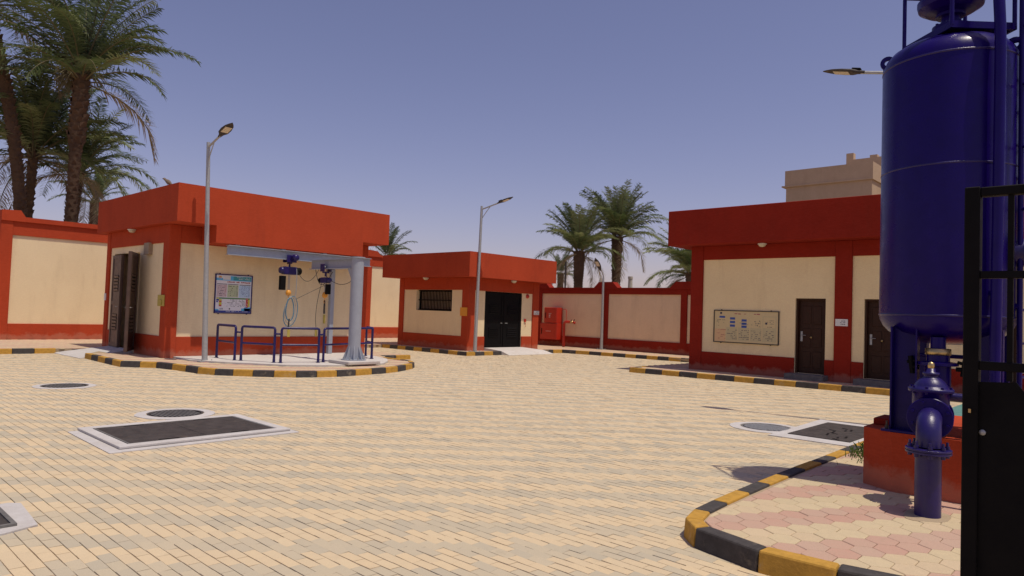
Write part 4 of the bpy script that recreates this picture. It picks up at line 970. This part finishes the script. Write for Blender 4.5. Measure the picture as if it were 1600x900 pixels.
for zb_ in (4.13, 1.8): obj('ladder_stay', MB().tube([(7.32,.86,zb_),(7.34,.97,zb_)], .026, 8), 'navy', ld)
# bottom outlet
bo = obj('outlet_pipe', MB().lathe((7.0,1.40,0), [(.085,.70),(.085,.98),(.15,.985),(.15,1.02),(.10,1.03),(.10,1.26),(.155,1.265),(.155,1.29),(.09,1.30),(.09,1.36),(.0,1.36)], 28, sharp=True), 'navy', tk)
obj('brass_band', MB().lathe((7.0,1.40,1.375), [(.05,-.02),(.098,-.02),(.1,0),(.098,.035),(.05,.035)], 24), 'brass', bo)
obj('outlet_neck', MB().lathe((7.0,1.40,1.41), [(.06,0),(.06,.10)], 20), 'navy', bo)
for sy in (-1, 1):
    obj('wing_nut', MB().tube([(6.98,1.40+sy*.14,1.24),(6.98,1.40+sy*.215,1.24)], .02, 7).tube([(6.98,1.40+sy*.19,1.18),(6.98,1.40+sy*.21,1.335)], .022, 7).tube([(6.98,1.40+sy*.15,1.30),(6.98,1.40+sy*.235,1.28)], .016, 6), 'black', bo)
# plinth
pz = [(6.86,1.72),(7.02,2.0),(8.6,2.0),(8.8,1.7),(8.8,1.1),(8.6,.75),(7.0,.75),(6.88,1.0)]
obj('plinth', MB().prism(pz, .1, .65), 'red', origin=(7.8,1.4,.1), label='chamfered red plastered plinth carrying the blue tank', cat='plinth', bevel=.012)
obj('anchor_block', MB().box((7.25,2.0-.2,.651),(7.6,1.98,.715)), 'red2', origin=(7.4,1.9,.65), label='small dark red block on the plinth behind the left tank leg', cat='block', bevel=.008)

# ------------------------------------------------------------------ gate valve with elbow in front of the plinth
gx, gy = 6.243, 1.306
gv = thing('gate_valve', 'blue gate valve with elbow pipe rising from the hexagon paving', 'valve', (gx, gy, .12))
obj('riser_pipe', MB().lathe((gx,gy,0), [(.092,.12),(.092,.60)], 32), 'navyd', gv)
fl = obj('flange', MB().lathe((gx,gy,0), [(.092,.612),(.157,.612),(.160,.614),(.160,.628),(.151,.629),(.151,.633),(.160,.634),(.160,.648),(.157,.650),(.09,.650)], 36, sharp=True), 'navyd', gv)
for k in range(8):
    a = k*math.pi/4+.3
    obj('bolt', MB().lathe((gx+.127*math.cos(a),gy+.127*math.sin(a),.585), [(.016,0),(.016,.026),(.009,.026),(.009,.066),(.018,.066),(.018,.090),(.010,.090),(.010,.120),(0,.120)], 8, sharp=True), 'navyd', fl)
ED = Vector((.985, .17, 0)).normalized()
ez = .865; Rb = .19
pts = [Vector((gx,gy,.66)), Vector((gx,gy,ez-.155))]+[Vector((gx,gy,ez-.155))+Vector((0,0,1))*(.15*math.sin(a))+ED*(.15*(1-math.cos(a))) for a in [k*math.pi/2/8 for k in range(1, 9)]]
pts.append(pts[-1]+ED*.04)
obj('elbow', MB().tube(pts, .088, 30), 'navyd', gv)
e1 = pts[-1]
def disc(c, r, th, nm, parent, mat='navy', r0=0.02): return obj(nm, MB().lathe(tuple(c), [(r0,0),(r-.004,0),(r,.004),(r,th-.004),(r-.004,th),(r0,th)], 36, 0, tuple(ED), sharp=True), mat, parent)
f2 = disc(e1-ED*.01, .165, .032, 'flange', gv)
SDv = Vector((-ED.y, ED.x, 0))
for k in range(8):
    a = k*math.pi/4+.39; q = e1-ED*.035+SDv*(.132*math.cos(a))+Vector((0,0,.132*math.sin(a)))
    obj('bolt', MB().lathe(tuple(q), [(0,0),(.013,0),(.013,.09),(0,.09)], 6, 0, tuple(ED), sharp=True), 'navy', f2)
vb = e1+ED*.15
obj('valve_body', MB().lathe((vb.x,vb.y,0), [(.06,.74),(.11,.80),(.13,.88),(.135,.96),(.135,1.06),(.165,1.065),(.165,1.078)], 30), 'navy', gv)
obj('body_neck', MB().lathe(tuple(e1), [(.10,0),(.10,.30)], 26, 0, tuple(ED)), 'navy', gv)
f3 = disc(e1+ED*.29, .165, .032, 'flange', gv)
obj('link_pipe', MB().lathe(tuple(e1+ED*.32), [(.09,0),(.09,.45)], 24, 0, tuple(ED)), 'navy', gv)
bn = obj('bonnet', MB().lathe((vb.x,vb.y,0), [(.165,1.079),(.165,1.092),(.125,1.096),(.118,1.12),(.098,1.15),(.07,1.175),(.052,1.185),(.052,1.20),(.062,1.202),(.062,1.222),(.035,1.225),(.03,1.255),(0,1.256)], 30), 'navyd', gv)
obj('stem_nut', MB().lathe((vb.x,vb.y,1.256), [(.022,0),(.026,.02),(.022,.045),(0,.055)], 12), 'brass', bn)
for k in range(8):
    a = k*math.pi/4; obj('bolt', MB().lathe((vb.x+.145*math.cos(a),vb.y+.145*math.sin(a),1.05), [(.011,0),(.011,.06),(0,.06)], 6, sharp=True), 'navy', bn)
obj('side_pipe', MB().tube([(vb.x+.1,vb.y-.05,1.03),(vb.x+.16,vb.y-.62,1.03)], .028, 12), 'navyd', gv)
obj('mortar_patch', MB().prism([(gx+.23*math.cos(a)*(1+.15*math.sin(3*a)), gy+.17*math.sin(a)*(1+.12*math.cos(2*a))) for a in [k*math.pi/12 for k in range(24)]], .12, .1285), 'mortar', origin=(gx,gy,.12), label='thin sandy mortar patch round the foot of the blue pipe', cat='mortar patch')

# grass tuft by the kerb
mb = MB()
for k in range(260):
    x = random.gauss(8.75, .35); y = 2.38+random.gauss(0, .12)
    if y > 2.53: continue
    a = random.random()*6.28; hh = random.uniform(.05, .16); l_ = random.uniform(.02, .09); w_ = .006
    dx, dy = math.cos(a), math.sin(a)
    mb.add([(x-dy*w_,y+dx*w_,.12),(x+dy*w_,y-dx*w_,.12),(x+dx*l_*.5,y+dy*l_*.5,.12+hh*.8),(x+dx*l_,y+dy*l_,.12+hh)], [(0,1,2),(0,2,3)])
obj('grass', mb, 'grass', kind='stuff', label='short green grass tuft between kerb and red plinth', cat='grass')

# ------------------------------------------------------------------ black gate at right
gt = thing('metal_gate', 'black steel gate leaf close to the camera at the right edge', 'gate', (2.6, .4, 0))
GU = 2.607
obj('gate_post', MB().box((GU-.02,.408,-.05),(GU+.03,.450,2.048)), 'black', gt, bevel=.003)
obj('top_bar', MB().box((GU-.018,-.9,2.016),(GU+.02,.4075,2.045)), 'black', gt, bevel=.003)
obj('bar', MB().box((GU-.015,-.9,1.757),(GU+.015,.4075,1.780)), 'black', gt, bevel=.002)
obj('bar', MB().box((GU-.015,-.9,1.470),(GU+.015,.4075,1.497)), 'black', gt, bevel=.002)
for v in (.328, -.0, -.35, -.7): obj('upright', MB().box((GU-.010,v-.006,1.44),(GU+.010,v+.009,2.0155)), 'black', gt)
sh = MB(); pp = [(.4075,.02),(.4075,1.432),(.312,1.438),(.285,1.40),(-.9,1.40),(-.9,.02)]; n = len(pp)
sh.add([(GU-.004,v,z) for v, z in pp]+[(GU+.004,v,z) for v, z in pp], [tuple(range(n)), tuple(range(n, 2*n))[::-1]]+[(i,n+i,n+(i+1)%n,(i+1)%n) for i in range(n)])
sp_ = obj('sheet_panel', sh, 'black', gt)
obj('latch', MB().box((GU-.028,.425,1.335),(GU-.021,.432,1.347)), 'brass', gt)
obj('key_cylinder', MB().lathe((GU-.004,.397,1.276), [(0,0),(.009,0),(.009,.006),(0,.006)], 12, 0, (-1,0,0)), 'galv', sp_)

# ------------------------------------------------------------------ palms
def frond_mesh(kind, L=3.6, seed=0, mats=('frond','rachis')):
    rg = random.Random(seed); mb = MB()
    sag = dict(up=1.7, mid=3.0, low=3.6, dead=4.2)[kind]; el0 = dict(up=74, mid=52, low=20, dead=-15)[kind]
    K = 22; pts = []; p = Vector((0, 0, 0)); el = math.radians(el0)
    for k in range(K+1):
        t = k/K; pts.append(p.copy())
        e = el-sag*.42*t**1.5; e = max(e, -1.45)
        p = p+Vector((math.cos(e), .12*math.sin(t*3+seed)*.3, math.sin(e)))*(L/K)
    mb.tube(pts, [.035*(1-t/K*.88) for t in range(K+1)], 4, 1, caps=False)
    NL = 74
    for k in range(NL):
        t = .13+.87*k/NL; i = min(K-1, int(t*K)); fr = t*K-i; q = pts[i].lerp(pts[i+1], fr); d = (pts[i+1]-pts[i]).normalized()
        ll = L*.17*(math.sin(math.pi*min(1, t*.80+.13))**.6)*rg.uniform(.82, 1.12)
        sd0 = d.cross(Vector((0, 0, 1)))
        if sd0.length < .1: sd0 = Vector((0, 1, 0))
        sd0.normalize(); un = sd0.cross(d)
        for s in (-1, 1):
            if rg.random() < .06: continue
            v_ = (d*rg.uniform(.35, .85)+sd0*s*rg.uniform(.65, 1.0)+un*rg.uniform(-.1, .6)).normalized()
            droop = Vector((0, 0, -1))*rg.uniform(.2, .65 if kind != 'dead' else .8)
            m1 = q+v_*ll*.5+droop*ll*.18; tip = q+v_*ll+droop*ll*.75; w_ = .022*rg.uniform(.8, 1.2)
            wv = d*w_+un*w_*.7
            mb.add([q-wv*.4, q+wv*.5, m1+wv*.75, m1-wv*.75, tip], [(0,1,2,3),(3,2,4)], 0)
    return mb.mesh('frond', (0, 0, 0), mats)
FM = {}
for kd, ms, n_ in (('up','frond',3),('mid','frond',4),('low','frond',3),('lowp','frondp',2),('midp','frondp',3),('upp','frondp',2),('dead','frondd',2)):
    FM[kd] = [frond_mesh('up' if kd in ('up', 'upp') else kd.rstrip('p'), 3.6, 11*k+len(kd), (ms, 'rachis')) for k in range(n_)]
def palm(label, base, crown, r, nf=46, tr=(.27, .36), seed=1, pale=.15, dead=.06, sector=None, upright=0., bend=None, zsw=None, skirt=True, fscale=None, dates=False):
    rg = random.Random(seed); b = Vector(base); c = Vector(crown)
    t = thing('palm_tree', label, 'palm tree', tuple(b), 'date palms beyond the boundary wall')
    H = c.z-b.z; n = max(14, int(H/.16)); N_ = 16
    mb = MB(); pts = []; rr = []
    md = Vector(bend) if bend else (b+c)/2
    for k in range(n*2+1):
        q = k/(n*2); p = (1-q)**2*b+2*q*(1-q)*md+q*q*c
        w_ = tr[0] if (zsw is None or p.z < zsw) else tr[1]
        if zsw is None: w_ = tr[0]+(tr[1]-tr[0])*max(0, q-.55)/.45
        elif abs(p.z-zsw) < .5: w_ = tr[0]+(tr[1]-tr[0])*(p.z-zsw+.5)
        pts.append(p); rr.append(w_*(1.10 if k % 2 else .93)*rg.uniform(.96, 1.04))
    mb.tube(pts, rr, N_, 0, caps=True)
    # old leaf bases: stubs standing out of the trunk
    z = 0
    tot = int(H*26)
    for k in range(tot):
        q = k/tot; p = (1-q)**2*b+2*q*(1-q)*md+q*q*c; w_ = rr[min(len(rr)-1, int(q*2*n))]; a = k*2.4
        o_ = Vector((math.cos(a), math.sin(a), 0)); tn = Vector((-o_.y, o_.x, 0)); up_ = Vector((0,0,1))
        s = .07*rg.uniform(.7, 1.2)*(2.0 if (zsw and p.z > zsw) else 1.2)
        e0 = p+o_*(w_*.9)
        mb.add([e0-tn*s, e0+tn*s, e0+o_*s*.9+up_*s*1.5+tn*s*.35, e0+o_*s*.9+up_*s*1.5-tn*s*.35, e0+up_*s*1.3-tn*s, e0+up_*s*1.3+tn*s], [(0,1,2,3),(1,5,2),(0,3,4),(3,2,5,4)])
    obj('trunk', mb, 'bark', t)
    for k in range(nf):
        q = (k+.5)/nf; az = k*2.39996+rg.uniform(-.2, .2)
        if q < .34+upright: kd = 'up'
        elif q < .72+upright*.5: kd = 'mid'
        else: kd = 'low'
        if rg.random() < pale and kd in ('mid', 'low', 'up'): kd = {'mid': 'midp', 'low': 'lowp', 'up': 'upp'}[kd]
        if q > 1-dead: kd = 'dead'
        me = FM[kd][rg.randrange(len(FM[kd]))]
        cc = c-b+Vector((math.cos(az)*.15, math.sin(az)*.15, .35-.6*q))
        inst('frond', me, t, tuple(cc), (rg.uniform(-.3, .3), rg.uniform(-.22, .22), az), r/3.2*rg.uniform(.85, 1.1))
    if dates:
        for k in range(5):
            a = rg.random()*6.28; o_ = Vector((math.cos(a), math.sin(a), 0)); mb = MB()
            for j in range(26):
                s_ = c+o_*.25+Vector((0,0,.1)); e_ = c+o_*(.75+rg.gauss(0,.12))+Vector((rg.gauss(0,.12), rg.gauss(0,.12), -.35+rg.gauss(0,.22)))
                mb.tube(bez(s_, (s_+e_)/2+Vector((0,0,.25)), e_, 4), .014, 4, caps=False)
            obj('date_cluster', mb, 'rachis', t)
    return t
palm('tallest date palm with straight shaggy trunk above the far left wall', (7.6,30.2,0), (7.8,30.2,10.05), 3.6, 48, (.19,.25), 3, .25, .03, zsw=7.3, dates=True)
palm('date palm with leaning trunk at the left frame edge, crown cut off', (6.75,32,0), (5.0,32.3,12.6), 4.0, 44, (.20,.22), 5, .15, .05, bend=(6.6,32,7.6))
palm('bushy low crowned date palm between the leaning and the tallest trunk', (7.05,34.2,0), (7.25,34.2,7.5), 3.3, 64, (.15,.18), 8, .18, .08, upright=.12)
palm('drooping date palm directly behind the tallest trunk', (8.9,35.6,0), (9.3,35.5,7.3), 2.9, 46, (.16,.2), 13, .25, .06)
palm('small far date palm showing above the left end of the pump room roof', (16.8,59.7,0), (16.8,59.7,9.0), 2.7, 34, (.3,.34), 21, .1, .0, upright=.1)
palm('far date palm peeping over the gap between pump room and hut', (35.9,48.1,0), (35.9,48.1,6.0), 2.4, 34, (.28,.32), 22, .2, .03)
palm('left one of the pair of date palms behind the boundary wall', (34.9,26.8,0), (34.9,26.8,5.6), 2.7, 60, (.27,.37), 31, .55, .09, upright=.12)
palm('right and taller one of the pair of date palms behind the boundary wall', (37.9,26.0,0), (37.9,26.0,6.8), 3.05, 64, (.27,.37), 33, .5, .07, upright=.14)
palm('date palm half hidden behind the left end of the long building', (34.4,18.6,0), (34.4,18.6,4.1), 2.6, 64, (.3,.36), 37, .5, .05)
palm('tiny distant date palm just right of the hut roof', (58.3,47.2,0), (58.3,47.2,6.0), 2.2, 30, (.3,.34), 41, .2, .03)

# ------------------------------------------------------------------ background buildings
t = thing('apartment_block', 'tan rendered apartment block rising behind the long red building', 'building', (43, 12, 0))
obj('wall', MB().box((40,11.18,0),(48,15.78,9.38)), 'tan', t)
obj('parapet', MB().box((39.93,11.12,9.46),(40.2,15.83,10.33)).box((40.2,11.12,9.46),(48,11.38,10.33)).box((40.2,15.57,9.46),(48,15.83,10.33)), 'tan', t)
obj('ledge', MB().box((39.88,11.1,9.381),(48,16.0,9.459)), 'tan', t)
obj('stair_tower', MB().box((43.5,5.5,0),(50,13.6,11.35)).box((43.5,13.2,11.35),(43.9,13.6,11.75)).box((43.5,11.9,11.35),(43.9,12.3,11.5)), 'tan', t)
wb = obj('balcony', MB().box((42.2,10.1,8.0),(43.49,11.1,9.9)), 'pale', t)
obj('window', MB().box((43.46,9.9,8.3),(43.499,11.0,9.6)), 'dark', t)
for y0 in (12.2, 13.9): 
    w_ = obj('window', MB().box((39.97,y0,6.2),(39.999,y0+.9,7.5)), 'dark', t)
    obj('frame', MB().box((39.94,y0-.06,6.14),(39.969,y0+.96,6.199)), 'pale', w_)
t = thing('far_building', 'tan building seen beyond the right side of the blue tank', 'building', (46, 1, 0))
obj('wall', MB().box((43.6,-6,0),(50,5.3,9.7)), 'tan', t)
obj('parapet', MB().box((43.5,-6.1,9.701),(43.8,5.35,10.1)), 'pale', t)
for y0 in (-4, -1, 2): obj('window', MB().box((43.57,y0,6.8),(43.599,y0+1.1,8.2)), 'dark', t)
obj('chimney', MB().lathe((41.8,27.45,0), [(.26,0),(.15,4.25),(.18,4.25),(.18,4.42),(0,4.42)], 14, sharp=True), 'pale', origin=(41.8,27.45,0), label='slim pale chimney above the boundary wall right of the palm pair', cat='chimney')
obj('pole', MB().lathe((31.2,24.9,0), [(.05,0),(.05,4.6),(0,4.6)], 8, sharp=True), 'plate', origin=(31.2,24.9,0), label='thin dark pole beyond the boundary wall left of the palm pair', cat='pole')

# ------------------------------------------------------------------ birds
def bird(label, p, hd, s=1.):
    p = Vector(p); h_ = Vector((*hd, 0)).normalized(); mb = MB()
    ax = (h_*.85+Vector((0,0,.55))).normalized(); c = p+Vector((0,0,.07*s))
    pts = [c-ax*.16*s, c-ax*.09*s, c-ax*.04*s, c, c+ax*.04*s, c+ax*.065*s, c+ax*.085*s, c+ax*.105*s, c+ax*.115*s+h_*.02*s, c+ax*.11*s+h_*.045*s]
    mb.tube(pts, [.008*s,.014*s,.032*s,.038*s,.03*s,.02*s,.022*s,.02*s,.008*s,.001*s], 10)
    o = obj('bird', mb, 'bird', origin=tuple(p), label=label, cat='bird', group='small brown birds')
    sd = Vector((-h_.y, h_.x, 0))
    obj('leg', MB().tube([c+sd*.012*s-Vector((0,0,.03*s)), p+sd*.014*s], .003*s, 5).tube([c-sd*.012*s-Vector((0,0,.03*s)), p-sd*.014*s], .003*s, 5), 'bird', o)
bird('small bird perched on the pump room roof edge', (6.80,18.4,4.495), (-.4,.9), 1.5)
bird('small bird sitting on the ladder cage hoop of the tank', (7.205,.71,4.305), (-.3,.8), 1.0)
